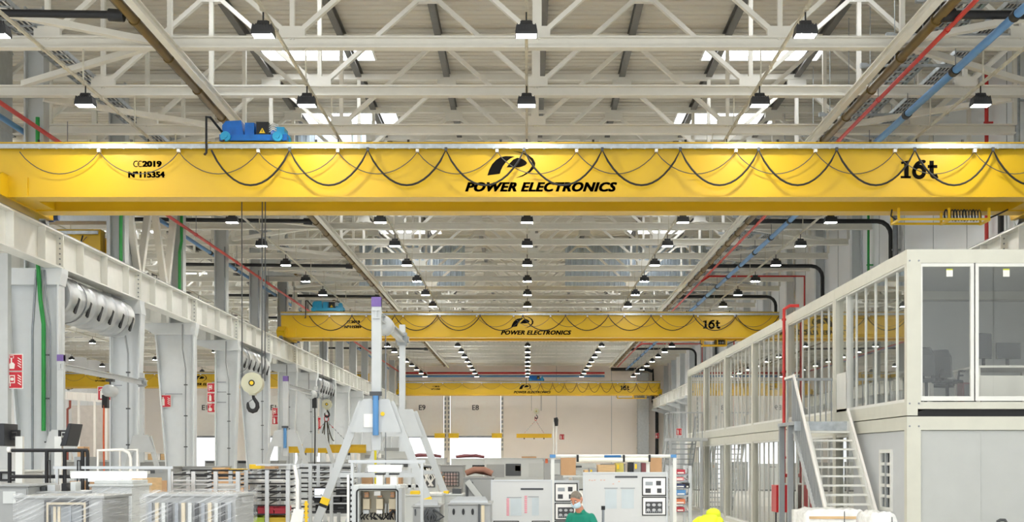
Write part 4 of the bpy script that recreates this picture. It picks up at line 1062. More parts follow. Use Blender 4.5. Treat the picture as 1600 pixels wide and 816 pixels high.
# --- bottom left corner
t, x0, x1, z = cabinet(-60, 44, 757, 16.6, 0.9, 'grey control cabinet cut by the left picture edge behind the wrapped ones')
part(t, 'name_plate', CABL, (PX(6, 16.6), PX(26, 16.6), 16.57, 16.582, PZ(787, 16.6), PZ(768, 16.6)))
t, x0, x1, z = cabinet(27, 160, 775, 15.0, 1.0, 'grey cabinet in stretch film with a framed opening in front', door=False)
fx0, fx1, fz = PX(71, 15), PX(139, 15), PZ(782, 15)
b = MB(); b.frame(fx0, fx1, 0.3, fz, 14.96, 15.0, 0.022); b.frame(fx0+0.05, fx1-0.05, 0.35, fz-0.05, 14.955, 15.0, 0.016); b.build('gasket', BLACK, t)
b = MB(); b.frame(fx0+0.022, fx1-0.022, 0.322, fz-0.022, 14.965, 15.0, 0.028); b.build('opening_frame', BEIGE, t)
for k, q in enumerate((0.2, 0.3, 0.55, 0.86)):
    xx = fx0+(fx1-fx0)*q; part(t, 'inner_rail', BEIGE if k != 2 else STEEL, (xx, xx+0.03, 14.97, 15.0, 0.36, fz-0.07))
part(t, 'inner_plate', mat('inner_plate_grey', (132, 136, 138), 0.4, 0.3), (fx0+0.06, fx1-0.06, 14.985, 14.999, 0.36, fz-0.06))
wrap(t, x0, x1, 14.95, 16.0, 0.1, z+0.01)
t, x0, x1, z = cabinet(143, 206, 757, 17.2, 0.8, 'pale tall cabinet in stretch film under the work lamp', m=CABL, door=False)
wrap(t, x0, x1, 17.2, 18.0, 0.1, z)
part(t, 'top_hood', CABL, (x0-0.0, x1-0.02, 17.3, 18.0, z, z+0.05), bevel=0.01)
def crate(px0, px1, pyt, d, dep, lbl, m=WOOD, z0=0.0, name='wooden_crate', cat='crate'):
    x0, x1, z = PX(px0, d), PX(px1, d), PZ(pyt, d); t = thing(name, ((x0+x1)/2, d+dep/2, z0), lbl, cat)
    part(t, 'panel', m, (x0, x1, d, d+dep, z0, z))
    b = MB(); w = 0.05
    for q in (x0, x1-w): b.box(q, q+w, d-0.02, d, z0, z)
    b.box(x0, x1, d-0.021, d-0.001, z-w, z); b.box(x0, x1, d-0.021, d-0.001, z0, z0+w); b.build('batten', m, t)
    return t
crate(206, 224, 748, 17.9, 0.9, 'narrow pale timber crate between the wrapped cabinets')
t, x0, x1, z = cabinet(228, 368, 772, 15.0, 1.0, 'grey slatted frame cabinet wrapped in stretch film on the right of the pair', door=False)
for k in range(13):
    xx = x0+0.06+(x1-x0-0.12)*k/12; part(t, 'upright', [STEEL, BLACK, CABL, BEIGE][(k*7) % 4], (xx-0.02, xx+0.02, 14.955, 14.999, 0.2, z-0.1))
wrap(t, x0-0.02, x1+0.02, 14.93, 16.0, 0.1, z+0.02)
t, x0, x1, z = cabinet(61, 128, 768, 16.9, 0.7, 'low grey enclosure behind the wrapped cabinet at the picture edge', vents=2)
for k, (a, c, m) in enumerate(((64, 71, DGREY), (74, 86, ALU), (96, 104, BLACK), (110, 118, CABL))):
    part(t, 'top_fitting', m, (PX(a, 17), PX(c, 17), 17.0, 17.2, z, z+0.06+0.02*k))
t, x0, x1, z = cabinet(-30, 36, 735, 19.5, 0.8, 'pale machine with square window behind the black tube rack', m=CABL, door=False)
b = MB(); b.frame(PX(0, 19.5), PX(26, 19.5), PZ(752, 19.5), PZ(727+10, 19.5), 19.46, 19.5, 0.03); b.build('gasket', BLACK, t)
# black tube rack
d = 18.4; t = thing('tube_rack', (PX(75, d), d, 0), 'black tubular rack with two rails in front of the first column', 'rack')
for q in (15, 73, 101, 129, 158):
    if q == 158: continue
    b = MB(); b.tube([(PX(q, d), d, 0), (PX(q, d), d, PZ(704, d))], 0.028, 8); b.build('post', BLACK, t)
for p_, (a, c) in ((704, (13, 137)), (745, (13, 112))):
    b = MB(); b.tube([(PX(a, d), d, PZ(p_, d)), (PX(c, d), d, PZ(p_, d))], 0.025, 8); b.build('rail', BLACK, t)
b = MB(); b.tube([(PX(136, d), d, PZ(704, d)), (PX(137, d), d, PZ(712, d)), (PX(137, d), d, 0)], 0.026, 8); b.build('post', BLACK, t)
for q in (80, 127):
    b = MB(); b.tube([(PX(q-4, d), d-0.1, 0.6), (PX(q-2, d), d-0.1, PZ(720, d)), (PX(q+2, d), d-0.1, PZ(720, d)), (PX(q+4, d), d-0.1, 0.6)], 0.012, 6); b.build('hook_loop', BLACK, t)
b = MB(); b.cyl((PX(13, d), d-0.02, PZ(703, d)), (PX(18, d), d-0.02, PZ(703, d)), 0.04, 10); b.build('elbow', SIGNW, t)
# two wall-arm monitors on white posts
def arm_monitor(px, py, lean, d, postpx, lbl):
    t = thing('arm_monitor', (PX(px, d), d, 0), lbl, 'monitor'); x = PX(px, d); z = PZ(py, d); h = 0.32
    s = 1 if postpx > px else -1
    b = MB(); b.prism([(x-0.055-lean, z+h/2), (x+0.02+0.05*s-lean+0.02, z+h/2), (x+0.06+lean*0.6, z-h/2), (x-0.03+lean*0.6, z-h/2)], d-0.25, d+0.25, 'y'); b.build('screen', mat('monitor_back', (36, 37, 40), 0.5), t, 0.01)
    xp = PX(postpx, d)
    b = MB(); b.bar((x+0.03*s, d, z), (xp-0.05*s, d, z+0.01), 0.03, 0.04); b.build('arm', BLACK, t)
    b = MB(); b.frame(min(xp-0.13*s, xp), max(xp-0.13*s, xp), z-0.07, z+0.07, d-0.03, d+0.03, 0.025); b.build('bracket', BLACK, t)
    b = MB(); b.box(xp-0.05, xp+0.05, d-0.04, d+0.04, 0, z-0.02); b.box(xp-0.15, xp+0.15, d-0.15, d+0.15, 0, 0.02); b.build('post', WHITE, t)
    return t
arm_monitor(10, 680, 0.02, 18.9, 31, 'black monitor on a white post at the left picture edge')
arm_monitor(112, 680, -0.09, 18.9, 92, 'tilted black monitor on a white post beside the first column')
# work lamps over the benches
def batten(px0, px1, py, d, lbl, panel=None):
    x0, x1, z = PX(px0, d), PX(px1, d), PZ(py, d); t = thing('work_lamp', ((x0+x1)/2, d, 0), lbl, 'work lamp')
    part(t, 'housing', CABL, (x0-0.02, x1+0.02, d-0.02, d+0.12, z+0.02, z+0.06), bevel=0.006)
    b = MB(); b.tube([(x0, d-0.015, z-0.005), (x1, d-0.015, z-0.005)], 0.03, 12); b.build('tube', TUBE, t)
    for q in (x0-0.25, x1+0.28):
        part(t, 'post', ALU, (q-0.02, q+0.02, d+0.12, d+0.16, 0, z+0.1))
    part(t, 'crossbar', ALU, (x0-0.3, x1+0.33, d+0.11, d+0.15, z+0.085, z+0.125))
    if panel: part(t, 'panel', mat('pale_panel', (206, 218, 228), 0.4), (PX(panel[0], d), PX(panel[1], d), d+0.05, d+0.07, PZ(panel[3], d), PZ(panel[2], d)))
batten(112, 229, 743, 18.2, 'bright fluorescent work lamp over the bench by the wrapped cabinets', (136, 211, 748, 753))
batten(576, 627, 733, 18.6, 'short fluorescent work lamp above the open switchgear cabinet')
crate(110, 246, 752, 18.8, 0.5, 'wide cardboard sheet stack behind the bright work lamp', TAN, 0.0, 'cardboard_stack', 'cardboard')
# tan/white cartons on the distant shelf
d = 60.0; t = thing('bench', (PX(240, d), d, 0), 'long grey bench with cartons seen between second and third columns', 'bench')
part(t, 'table_top', CABL, (PX(95, d), PX(272, d), d, d+1.2, PZ(722, d), PZ(719, d))); part(t, 'front_panel', CABG, (PX(97, d), PX(270, d), d+0.1, d+0.15, 0.1, PZ(722, d)))
for q in (97, 160, 215, 268): part(t, 'leg', GREY, (PX(q, d), PX(q, d)+0.08, d+0.02, d+0.1, 0, PZ(722, d)))
for k, (a, c, p_, m, w) in enumerate(((217, 220, 709, TAN, 'brown sliver carton'), (221, 228.5, 709, SIGNW, 'white carton'), (229, 237, 709.5, WOOD, 'tan carton'), (238, 248, 709, SIGNW, 'wide white carton'), (249, 265, 709.5, WOOD, 'long tan carton'))):
    b = MB(); b.box(PX(a, d), PX(c, d), d+0.2, d+0.8, PZ(719, d), PZ(p_, d)); b.box(PX(a, d)+0.02, PX(c, d)-0.02, d+0.45, d+0.52, PZ(p_, d), PZ(p_, d)+0.004)
    tag(b.build('carton', m), '%s on the distant bench between second and third columns' % w, 'carton', 'cartons on the distant bench')
# handrail cart
d = 26; t = thing('hand_cart', (PX(185, d), d, 0), 'cart with curved chrome handrails in front of the second column', 'cart')
b = MB(); b.tube([(PX(153, d), d, 0.3), (PX(153, d), d, PZ(704, d)), (PX(192, d), d, PZ(703, d)), (PX(201, d), d, PZ(708, d)), (PX(204, d), d, PZ(716, d)), (PX(205, d), d, 0.3)], 0.03, 8); b.build('handrail', SIGNW, t)
b = MB(); b.tube([(PX(168, d), d+0.8, 0.3), (PX(168, d), d+0.8, PZ(704, d+.8)), (PX(196, d), d+0.8, PZ(703, d+.8)), (PX(196, d), d+0.8, 0.3)], 0.03, 8); b.build('handrail', SIGNW, t)
part(t, 'deck', GREY, (PX(150, d), PX(208, d), d-0.05, d+0.9, 0.22, 0.3), bevel=0.01)
for q in (155, 200):
    for e in (0.1, 0.75):
        b = MB(); b.cyl((PX(q, d)-0.03, d+e, 0.11), (PX(q, d)+0.03, d+e, 0.11), 0.11, 14); b.build('wheel', BLACK, t)

# --- racks
def rack(px0, px1, pyt, d, dep, shelves, lbl, posts=3, m=ALU, rail=BLACK):
    x0, x1, z = PX(px0, d), PX(px1, d), PZ(pyt, d); t = thing('flow_rack', ((x0+x1)/2, d+dep/2, 0), lbl, 'rack')
    for k in range(posts):
        x = x0+(x1-x0)*k/(posts-1)
        for y in (d, d+dep): part(t, 'post', m, (x-0.03, x+0.03, y-0.03, y+0.03, 0, z))
    for p_ in shelves:
        zz = PZ(p_, d)
        b = MB(); b.box(x0, x1, d-0.012, d+0.012, zz-0.012, zz+0.012, 0 if int(p_) % 2 else 1); b.box(x0, x1, d+dep-0.02, d+dep+0.02, zz+0.04, zz+0.07, 1)
        n = max(2, int((x1-x0)/0.42))
        for i in range(n+1):
            x = x0+0.03+(x1-x0-0.06)*i/n; b.bar((x, d, zz+0.01), (x, d+dep, zz+0.06), 0.018, 0.018, 1 if i % 2 else 0)
        b.build('shelf', [m, rail], t)
    return t, x0, x1
def bins(items, d, base, grp, cat='bin', dep=0.45):
    for (a, c, pt, pb, m, lbl) in items:
        x0, x1, z0, z1 = PX(a, d), PX(c, d), PZ(pb, d), PZ(pt, d); t = thing('storage_bin' if cat == 'bin' else cat, ((x0+x1)/2, d+dep/2, z0), lbl, cat)
        b = MB(); w = 0.015
        b.box(x0, x1, d+0.05, d+dep, z0, z0+w); b.box(x0, x0+w, d+0.05, d+dep, z0+w, z1); b.box(x1-w, x1, d+0.05, d+dep, z0+w, z1); b.box(x0+w, x1-w, d+dep-w, d+dep, z0+w, z1); b.box(x0+w, x1-w, d+0.05, d+0.05+w, z0+w, z0+(z1-z0)*0.8); b.build('body', m, t)
        part(t, 'rim', m, (x0-0.01, x1+0.01, d+0.035, d+0.05, z1-0.06, z1-0.03))
t, x0, x1 = rack(268, 372, 737, 20.0, 1.0, (742, 751, 757, 765, 782), 'aluminium flow rack with black rails behind the right wrapped cabinet', 4)
t, x0, x1 = rack(385, 450, 735, 20.6, 1.0, (742, 748, 756, 768, 778, 790, 804), 'aluminium flow rack holding red bins beside the right wrapped cabinet', 3)
for k, (a, c, p_, w) in enumerate(((336, 372, 760, 'white paper roll on the flow rack behind the wrapped cabinet'), (387, 444, 752, 'long white roll on the flow rack with red bins'))):
    dd = 20.12 if k == 0 else 20.9
    p_ = 762.2 if k == 0 else p_
    b = MB(); b.cyl((PX(a, dd), dd, PZ(p_, dd)), (PX(c, dd), dd, PZ(p_, dd)), 0.055, 16); b.cyl((PX(a, dd)-0.02, dd, PZ(p_, dd)), (PX(c, dd)+0.02, dd, PZ(p_, dd)), 0.02, 10)
    tag(b.build('paper_roll', SIGNW), w, 'paper roll')
bins([(386, 399, 791, 803, DGREY, 'dark grey bin left of the red bins on the flow rack'), (402, 426, 791, 803, REDB, 'red bin on the flow rack below the long white roll'), (428, 447, 792, 803, REDB, 'red bin at the end of the flow rack shelf'),
      (387, 412, 806, 822, LIME, 'lime green bin at the bottom of the flow rack'), (414, 446, 806, 822, mat('bin_ochre', (200, 170, 50), 0.5), 'ochre bin at the bottom of the flow rack'), (387, 396, 742, 748, ALU, 'small grey tray on the upper flow rack shelf')], 20.6, 0, 'bins')
t, x0, x1 = rack(452, 551, 726, 23.4, 0.9, (737, 745, 753, 762, 775, 787, 800), 'open aluminium shelving with a laptop between gantry legs', 4)
for k, (a, c, pt, pb, w) in enumerate(((492, 512, 789, 799, 'left black case on the shelving below the laptop'), (517, 531, 777, 786, 'black case right of the laptop on the shelving'), (533, 549, 775, 786, 'black case at the right end of the shelving'), (516, 548, 789, 799, 'wide black case on the shelving below the right ones'), (524, 546, 765, 774, 'black case above the others on the shelving'))):
    x0, x1 = PX(a, 23.4), PX(c, 23.4); z0, z1 = PZ(pb, 23.4), PZ(pt, 23.4); t = thing('equipment_case', ((x0+x1)/2, 23.7, z0), w, 'case')
    part(t, 'body', BLACK, (x0, x1, 23.45, 24.0, z0, z1), bevel=0.01); part(t, 'handle', DGREY, ((x0+x1)/2-0.05, (x0+x1)/2+0.05, 23.42, 23.45, (z0+z1)/2-0.01, (z0+z1)/2+0.01))
d = 23.3; t = thing('laptop', (PX(500, d), d, PZ(787, d)), 'open laptop with a blank white screen on the aluminium shelving', 'laptop')
x0, x1 = PX(488.5, d), PX(511.5, d)
part(t, 'lid', BLACK, (x0, x1, d+0.16, d+0.18, PZ(786, d), PZ(762, d)), bevel=0.004); part(t, 'screen', SCR, (x0+0.008, x1-0.008, d+0.155, d+0.16, PZ(778, d), PZ(764, d))); part(t, 'keyboard', DGREY, (x0, x1, d-0.06, d+0.18, PZ(787.2, d), PZ(786, d)))
# papers hanging on the near rack
d = 18.0; b = MB(); b.add([(PX(459, d), d, PZ(795, d)), (PX(475, d), d, PZ(797, d)), (PX(471, d), d, PZ(822, d)), (PX(453, d), d-0.02, PZ(819, d)), (PX(459, d), d+0.012, PZ(795, d)), (PX(475, d), d+0.012, PZ(797, d)), (PX(471, d), d+0.012, PZ(822, d)), (PX(453, d), d-0.008, PZ(819, d))], [(0, 1, 2, 3), (4, 7, 6, 5), (0, 4, 5, 1), (1, 5, 6, 2), (2, 6, 7, 3), (3, 7, 4, 0)])
t = thing('document_holder', (PX(463, d), d, 0), 'tilted white paper sheets on a pole beside the shelving', 'papers')
o = b.build('paper', SIGNW, t)
b = MB(); b.tube([(PX(464, d), d+0.03, 0), (PX(464, d), d+0.03, PZ(752, d)), (PX(461, d), d+0.03, PZ(735, d)), (PX(459, d), d+0.03, PZ(727, d))], 0.025, 8); b.box(PX(458, d), PX(470, d), d-0.1, d+0.1, 0, 0.02); b.build('pole', SIGNW, t)
b = MB(); b.tube([(PX(474.5, d), d+0.2, 0), (PX(474.5, d), d+0.2, PZ(784, d))], 0.02, 8)
for k in range(4): b.tube([(PX(474.5, d), d+0.2, PZ(788+k*7, d)), (PX(474.5, d), d+0.2, PZ(790+k*7, d))], 0.035, 8)
b.box(PX(474, d)-0.1, PX(474, d)+0.1, d+0.1, d+0.3, 0, 0.02)
tag(b.build('marker_post', YELL2), 'thin yellow post beside the hanging paper sheets', 'post')

# --- open switchgear cabinet
d = 16.0; x0, x1, z = PX(552, d), PX(626, d), PZ(758, d)
t = thing('switchgear_cabinet', ((x0+x1)/2, d+0.3, 0), 'open grey switchgear cabinet with copper parts and black gasket', 'cabinet')
part(t, 'back_plate', mat('mounting_plate', (206, 200, 182), 0.5), (x0+0.04, x1-0.04, d+0.3, d+0.33, 0.5, z-0.04))
b = MB(); b.box(x0, x0+0.07, d, d+0.6, 0, z); b.box(x1-0.06, x1, d, d+0.6, 0, z); b.box(x0+0.07, x1-0.06, d, d+0.6, z-0.07, z); b.box(x0+0.07, x1-0.06, d, d+0.6, 0, 0.5); b.build('body', CABL, t, 0.008)
gx0, gx1, gz0, gz1 = PX(557.5, d), PX(622, d), PZ(826, d), PZ(765, d); r = 0.04
pts = []
for cx, cz, a0 in ((gx1-r, gz1-r, 0), (gx0+r, gz1-r, 1), (gx0+r, gz0+r, 2), (gx1-r, gz0+r, 3)):
    for i in range(5): a = (a0+i/4)*math.pi/2; pts.append((cx+r*math.cos(a), d-0.012, cz+r*math.sin(a)))
pts.append(pts[0]); b = MB(); b.tube(pts, 0.01, 6); b.build('gasket', BLACK, t)
for k, q in enumerate((570, 591, 611)):
    part(t, 'contactor', BEIGE, (PX(q-5.5, d), PX(q+5.5, d), d+0.14, d+0.3, PZ(797, d), PZ(780, d)), bevel=0.006)
    part(t, 'copper_busbar', mat('busbar_tan', (190, 142, 104), 0.5, 0.2, var=0.12), (PX(q-3.2, d), PX(q+3.4, d), d+0.15, d+0.22, PZ(778, d), PZ(770 if k != 1 else 775, d)))
    part(t, 'terminal_block', [CABL, SIGNW, TAN][k], (PX(q-5, d), PX(q+4, d), d+0.15, d+0.3, PZ(804, d), PZ(798, d)))
    part(t, 'bolt', STEEL, *[(PX(q-3+4*i, d), PX(q-1.8+4*i, d), d+0.11, d+0.13, PZ(774, d), PZ(772.8, d)) for i in range(2)])
part(t, 'data_plate', SIGNW, (PX(583, d), PX(593, d), d+0.1, d+0.12, PZ(775, d), PZ(768, d)))
for q in (599.5, 605):
    b = MB(); b.cyl((PX(q, d), d+0.22, PZ(803, d)), (PX(q, d), d+0.22, PZ(788, d)), 0.017, 10); b.build('capacitor', CABL, t)
random.seed(3); b = MB()
for i in range(16):
    xa = PX(563+i*3.2, d); b.tube([(xa, d+0.25, PZ(803, d)), (xa+random.uniform(-.03, .03), d+0.1, PZ(807+random.uniform(-2, 2), d)), (xa+random.uniform(-.05, .05), d+0.18, PZ(813, d))], 0.009, 5)
b.tube([(PX(607, d), d+0.1, PZ(812, d)), (PX(609, d), d+0.08, PZ(803, d)), (PX(613, d), d+0.08, PZ(799, d)), (PX(617, d), d+0.1, PZ(803, d)), (PX(618, d), d+0.1, PZ(814, d))], 0.02, 7); b.build('wiring', BLACK, t)
b = MB(); b.box(PX(627, d), PX(632, d), d-0.35, d+0.02, 0.02, z-0.03); dr = b.build('door', CABG, t)
part(dr, 'gasket', BLACK, (PX(627.5, d)-0.008, PX(627.5, d), d-0.3, d-0.02, 0.1, z-0.1))
for q in (590, 612):
    b = MB(); b.box(PX(q-5, d), PX(q+5, d), d+0.2, d+0.4, z, z+0.12); b.box(PX(q-7, d), PX(q+7, d), d+0.18, d+0.42, z+0.12, z+0.14, 1); b.build('lifting_bracket', [SIGNW, BLACK], t)
d = 17.4; t = thing('cable_comb', (PX(546, d), d, 0), 'white perforated cable duct standing left of the switchgear cabinet', 'cable duct')
part(t, 'channel', SIGNW, (PX(542, d), PX(546, d), d, d+0.05, 0, PZ(742, d)))
b = MB()
for k in range(24): b.box(PX(546.2, d), PX(549, d), d, d+0.05, 0.3+k*0.07, 0.33+k*0.07)
b.box(PX(546, d), PX(546.4, d), d, d+0.05, 0, PZ(742, d)); b.build('teeth', BLACK, t)
# bench behind the switchgear with hanging cables and boxes
d = 24.5; t = thing('workbench', (PX(605, d), d, 0), 'aluminium framed workbench behind the switchgear cabinet', 'bench')
for q in (562, 640, 652): part(t, 'post', ALU, (PX(q, d)-0.03, PX(q, d)+0.03, d, d+0.06, 0, PZ(722, d)))
part(t, 'crossbar', ALU, (PX(556, d), PX(660, d), d-0.02, d+0.0, PZ(725, d), PZ(721, d))); part(t, 'crossbar', ALU, (PX(400, d), PX(556, d), d-0.02, d, PZ(728, d), PZ(725, d)))
part(t, 'table_top', CABL, (PX(560, d), PX(655, d), d, d+0.8, PZ(762, d), PZ(758, d)))
for a, c, p_, m, w in ((563, 577, 744, TAN, 'small tan carton on the bench behind the switchgear'), (600, 625, 742, TAN, 'pinkish carton on the bench behind the switchgear'), (565, 576, 739, NAVY, 'dark jar box on top of the tan carton')):
    b = MB(); z0 = PZ(758, d) if m is TAN else PZ(744, d); b.box(PX(a, d), PX(c, d), d+0.2, d+0.6, z0, PZ(p_, d)); b.box(PX(a, d)+0.01, PX(c, d)-0.01, d+0.38, d+0.43, PZ(p_, d), PZ(p_, d)+0.004)
    tag(b.build('carton', m), w, 'carton')

# --- portable gantry cranes with A-frame legs
def gantry(xc, d0, d1, zt, zg0, zg1, lbl, spread, strap=True, band=True, gw=0.42):
    t = thing('gantry_crane', (xc, (d0+d1)/2, 0), lbl, 'gantry crane')
    for i, d in enumerate((d0, d1)):
        part(t, 'upright', LGREY, (xc-(0.08 if i == 0 else 0.06), xc+(0.08 if i == 0 else 0.06), d-0.07, d+0.07, zg0-0.3, zt), bevel=0.01)
        b = MB(); b.prism([(xc-gw, zg0), (xc+gw, zg0), (xc+gw*0.52, zg1), (xc-gw*0.52, zg1)], d-0.1, d-0.08, 'y'); b.build('gusset', LGREY, t)
        for s in (-1, 1):
            b = MB(); p = Vector((xc+s*gw*0.55, d, zg1-0.05)); q = Vector((xc+s*spread, d, 0.08)); b.bar(p, q, 0.13, 0.1, up=(0, 1, 0)); leg = b.build('leg', LGREY, t)
            if band and i == 0:
                for u in (0.52, 0.66):
                    b = MB(); b.bar(p+(q-p)*u, p+(q-p)*(u+0.035), 0.136, 0.106, up=(0, 1, 0)); b.bar(p+(q-p)*(u+0.035), p+(q-p)*(u+0.05), 0.136, 0.106, 1, up=(0, 1, 0)); b.build('hazard_band', [YELL2, BLACK], leg)
            b = MB(); b.cyl((q.x-0.03, d, 0.08), (q.x+0.03, d, 0.08), 0.08, 14); b.build('castor', BLACK, leg)
        part(t, 'base_beam', LGREY, (xc-spread, xc+spread, d-0.05, d+0.05, 0.16, 0.26))
        part(t, 'tie', LGREY, (xc-gw*1.55, xc+gw*1.55, d-0.04, d+0.04, zg0-0.75, zg0-0.67))
        if i == 0: b = MB(); b.box(xc-0.08, xc+0.08, d-0.08, d+0.08, zt-0.16, zt+0.0); tag(b.build('cap', mat('cap_violet', (110, 86, 150), 0.5), t), 'violet cap', None)
    b = MB(); b.box(xc-0.055, xc+0.055, d0-0.1, d1+0.4, zt-0.36, zt-0.34); b.box(xc-0.055, xc+0.055, d0-0.1, d1+0.4, zt-0.23, zt-0.21); b.box(xc-0.012, xc+0.012, d0-0.1, d1+0.4, zt-0.34, zt-0.23); b.build('beam', LGREY, t)
    b = MB(); b.box(xc-0.09, xc+0.09, d1-0.09, d1+0.09, zt-0.42, zt-0.16); b.cyl((xc-0.13, d1, zt-0.3), (xc+0.13, d1, zt-0.3), 0.07, 14); b.build('joint', GREY, t)
    if strap:
        b = MB(); b.tube([(xc, d0-0.14, zg1+0.05), (xc, d0-0.14, zg0-0.05)], 0.05, 10); b.box(xc-0.1, xc+0.1, d0-0.16, d0-0.1, zg1+0.05, zg1+0.12, 1); b.box(xc-0.05, xc+0.05, d0-0.16, d0-0.1, zg1-0.02, zg1+0.05, 2); b.build('gas_strut', [PIPEB, DGREY, NAVY], t)
    return t
gantry(-2.52, 22.0, 26.5, PZ(465, 22), PZ(676, 22), PZ(624, 22), 'grey portable gantry crane with blue strut in the middle foreground', 1.4)
g1 = [o for o in bpy.data.objects if o.name == 'gantry_crane'][0]
part(g1, 'label_sheet', SIGNW, (-2.52-0.2, -2.52-0.03, 21.885, 21.898, PZ(668, 21.9), PZ(647, 21.9)))
b = MB(); b.cyl((-2.52+0.11, 21.885, PZ(647, 21.9)), (-2.52+0.11, 21.899, PZ(647, 21.9)), 0.035, 14); b.build('yellow_dot', YELL2, g1)
gantry(-7.48, 40.8, 46.6, 4.75, PZ(698, 40.8), PZ(672, 40.8), 'grey portable gantry crane with small hoist by the sixth column', 1.3, True, False, 0.5)
gantry(-11.45, 32.4, 39.2, 4.75, PZ(705, 32.4), PZ(672, 32.4), 'grey portable gantry crane with orange cable between the first columns', 0.9, False, False, 0.4)
def hoist(x, y, zt, zh, lbl, m, cable, side=-1):
    t = thing('chain_hoist', (x, y, zh-0.3), lbl, 'hoist')
    b = MB(); b.tube([(x, y-0.25, zh+0.05), (x, y-0.2, zh+0.05), (x, y+0.2, zh+0.05), (x, y+0.28, zh+0.02)], [0.08, 0.17, 0.17, 0.09], 16); b.build('housing', m, t)
    b = MB(); b.tube([(x, y, zh+0.2), (x, y, zt)], 0.025, 8); b.box(x-0.1, x+0.1, y-0.1, y+0.1, zt-0.07, zt+0.0); b.build('trolley', DGREY, t)
    b = MB(); b.box(x+side*0.12-0.07, x+side*0.12+0.07, y-0.12, y+0.08, zh-0.42, zh-0.06); b.build('chain_bag', BLACK, t)
    b = MB(); b.tube([(x+side*0.14, y-0.1, zh-0.35), (x+side*0.15, y-0.1, zh-1.2), (x+side*0.12, y-0.1, 0.95)], 0.024, 6); b.box(x+side*0.12-0.04, x+side*0.12+0.04, y-0.14, y-0.06, 0.75, 1.0, 0); b.build('control_cable', cable, t)
    b = MB(); b.tube([(x+0.03, y, zh-0.1), (x+0.03, y, 1.6)], 0.01, 5); b.build('chain', STEEL, t)
hoist(-2.52, 23.1, PZ(465, 22)-0.37, PZ(514, 23.1), 'grey chain hoist with black bag on the middle gantry', LGREY, mat('cable_yellow', (214, 200, 30), 0.4), -1)
hoist(-7.48, 45.6, 4.75-0.37, PZ(619, 45.6), 'small chain hoist on the gantry by the sixth column', LGREY, BLACK, 1)
hoist(-11.45, 36.2, 4.75-0.37, PZ(614, 36.2), 'chain hoist with orange control cable by the second column', LGREY, mat('cable_orange', (214, 90, 40), 0.4), -1)

# --- machines in the middle
def machine(px0, px1, pyt, d, dep, lbl, m=CABG, feats=()):
    t, x0, x1, z = cabinet(px0, px1, pyt, d, dep, lbl, m, 'machine_enclosure', 'machine', door=False, lip=0.02)
    for f in feats:
        k, a, c, pt, pb, mm = f
        xa, xc, za, zc = PX(a, d), PX(c, d), PZ(pb, d), PZ(pt, d)
        if k == 'panel': part(t, 'panel', mm, (xa, xc, d-0.02, d-0.002, za, zc))
        elif k == 'oval':
            b = MB(); cx, cz = (xa+xc)/2, (za+zc)/2; b.prism([(cx+(xc-xa)/2*math.cos(q*math.pi/10), cz+(zc-za)/2*math.sin(q*math.pi/10)) for q in range(20)], d-0.012, d-0.001, 'y'); b.build('oval_hole', mm, t)
        elif k == 'box': part(t, 'top_unit', mm, (xa, xc, d+0.1, d+dep*0.6, z, zc), bevel=0.006)
        elif k == 'fins':
            b = MB()
            for i in range(7): b.box(xa+(0.01*i), xc-0.01*i, d+0.05+i*dep/8, d+0.05+(i+0.5)*dep/8, z, z+0.03+0.006*i)
            b.build('heat_sink', mm, t)
        elif k == 'roll':
            b = MB(); random.seed(int(a))
            for i in range(6):
                yy = d+0.2+0.1*i; b.tube([(xa, yy, z+0.08), (xa+0.3*(xc-xa), yy, z+0.1+random.uniform(0, .06)), (xa+0.7*(xc-xa), yy, z+0.1+random.uniform(0, .06)), (xc, yy, z+0.07)], 0.06, 8)
            b.build('cable_bundle', mm, t)
        elif k == 'grid':
            b = MB(); n = 6
            for i in range(n+1): q = xa+(xc-xa)*i/n; b.box(q-0.012, q+0.012, d-0.02, d-0.002, za, zc)
            for i in range(5): q = za+(zc-za)*i/4; b.box(xa, xc, d-0.021, d-0.003, q-0.012, q+0.012)
            b.build('grille', mm, t)
        elif k == 'brace':
            b = MB(); b.bar((xa, d-0.03, zc), (xc, d-0.03, za), 0.12, 0.04, up=(0, 1, 0)); b.build('brace', mm, t)
        elif k == 'wires':
            b = MB(); random.seed(int(a))
            for i in range(9):
                xs_ = random.uniform(xa, xc); b.tube([(xs_, d-0.02, zc), (xs_+random.uniform(-.2, .2), d-0.06, (za+zc)/2), (random.uniform(xa, xc), d-0.02, za)], 0.018, 5)
            b.build('wiring', mm, t)
    return t
MAROON = mat('cable_maroon', (120, 62, 66), 0.5, var=0.1)
RUST = mat('cable_copper', (150, 104, 84), 0.5, var=0.12)
machine(700, 766, 786, 19.0, 1.0, 'grey transformer housing with three oval holes beside the left whiteboard', CABG, [('oval', 707, 711, 795, 805, BLACK), ('oval', 722, 726, 795, 805, BLACK), ('oval', 736.5, 740.5, 795, 805, BLACK), ('panel', 747, 750, 788, 830, DGREY), ('fins', 703, 762, 780, 786, ALU), ('panel', 752, 757, 790, 830, BEIGE)])
machine(645, 687, 790, 19.6, 0.9, 'grey heat sink cabinet behind the gantry leg with hazard bands', CABG, [('fins', 648, 684, 783, 790, ALU), ('panel', 648, 650, 796, 806, DGREY), ('oval', 675, 679, 800, 806, DGREY), ('wires', 664, 680, 795, 820, DGREY)])
machine(632, 690, 773, 23.5, 0.9, 'white topped bench cabinet behind the heat sink cabinet', CABL, [('box', 660, 690, 770, 773, SIGNW), ('box', 640, 655, 768, 773, YELL2)])
machine(690, 722, 772, 24.5, 0.8, 'white low cabinet between gantry and transformer', CABL, [('box', 706, 720, 764, 772, DGREY), ('box', 692, 700, 768, 772, YELL2)])
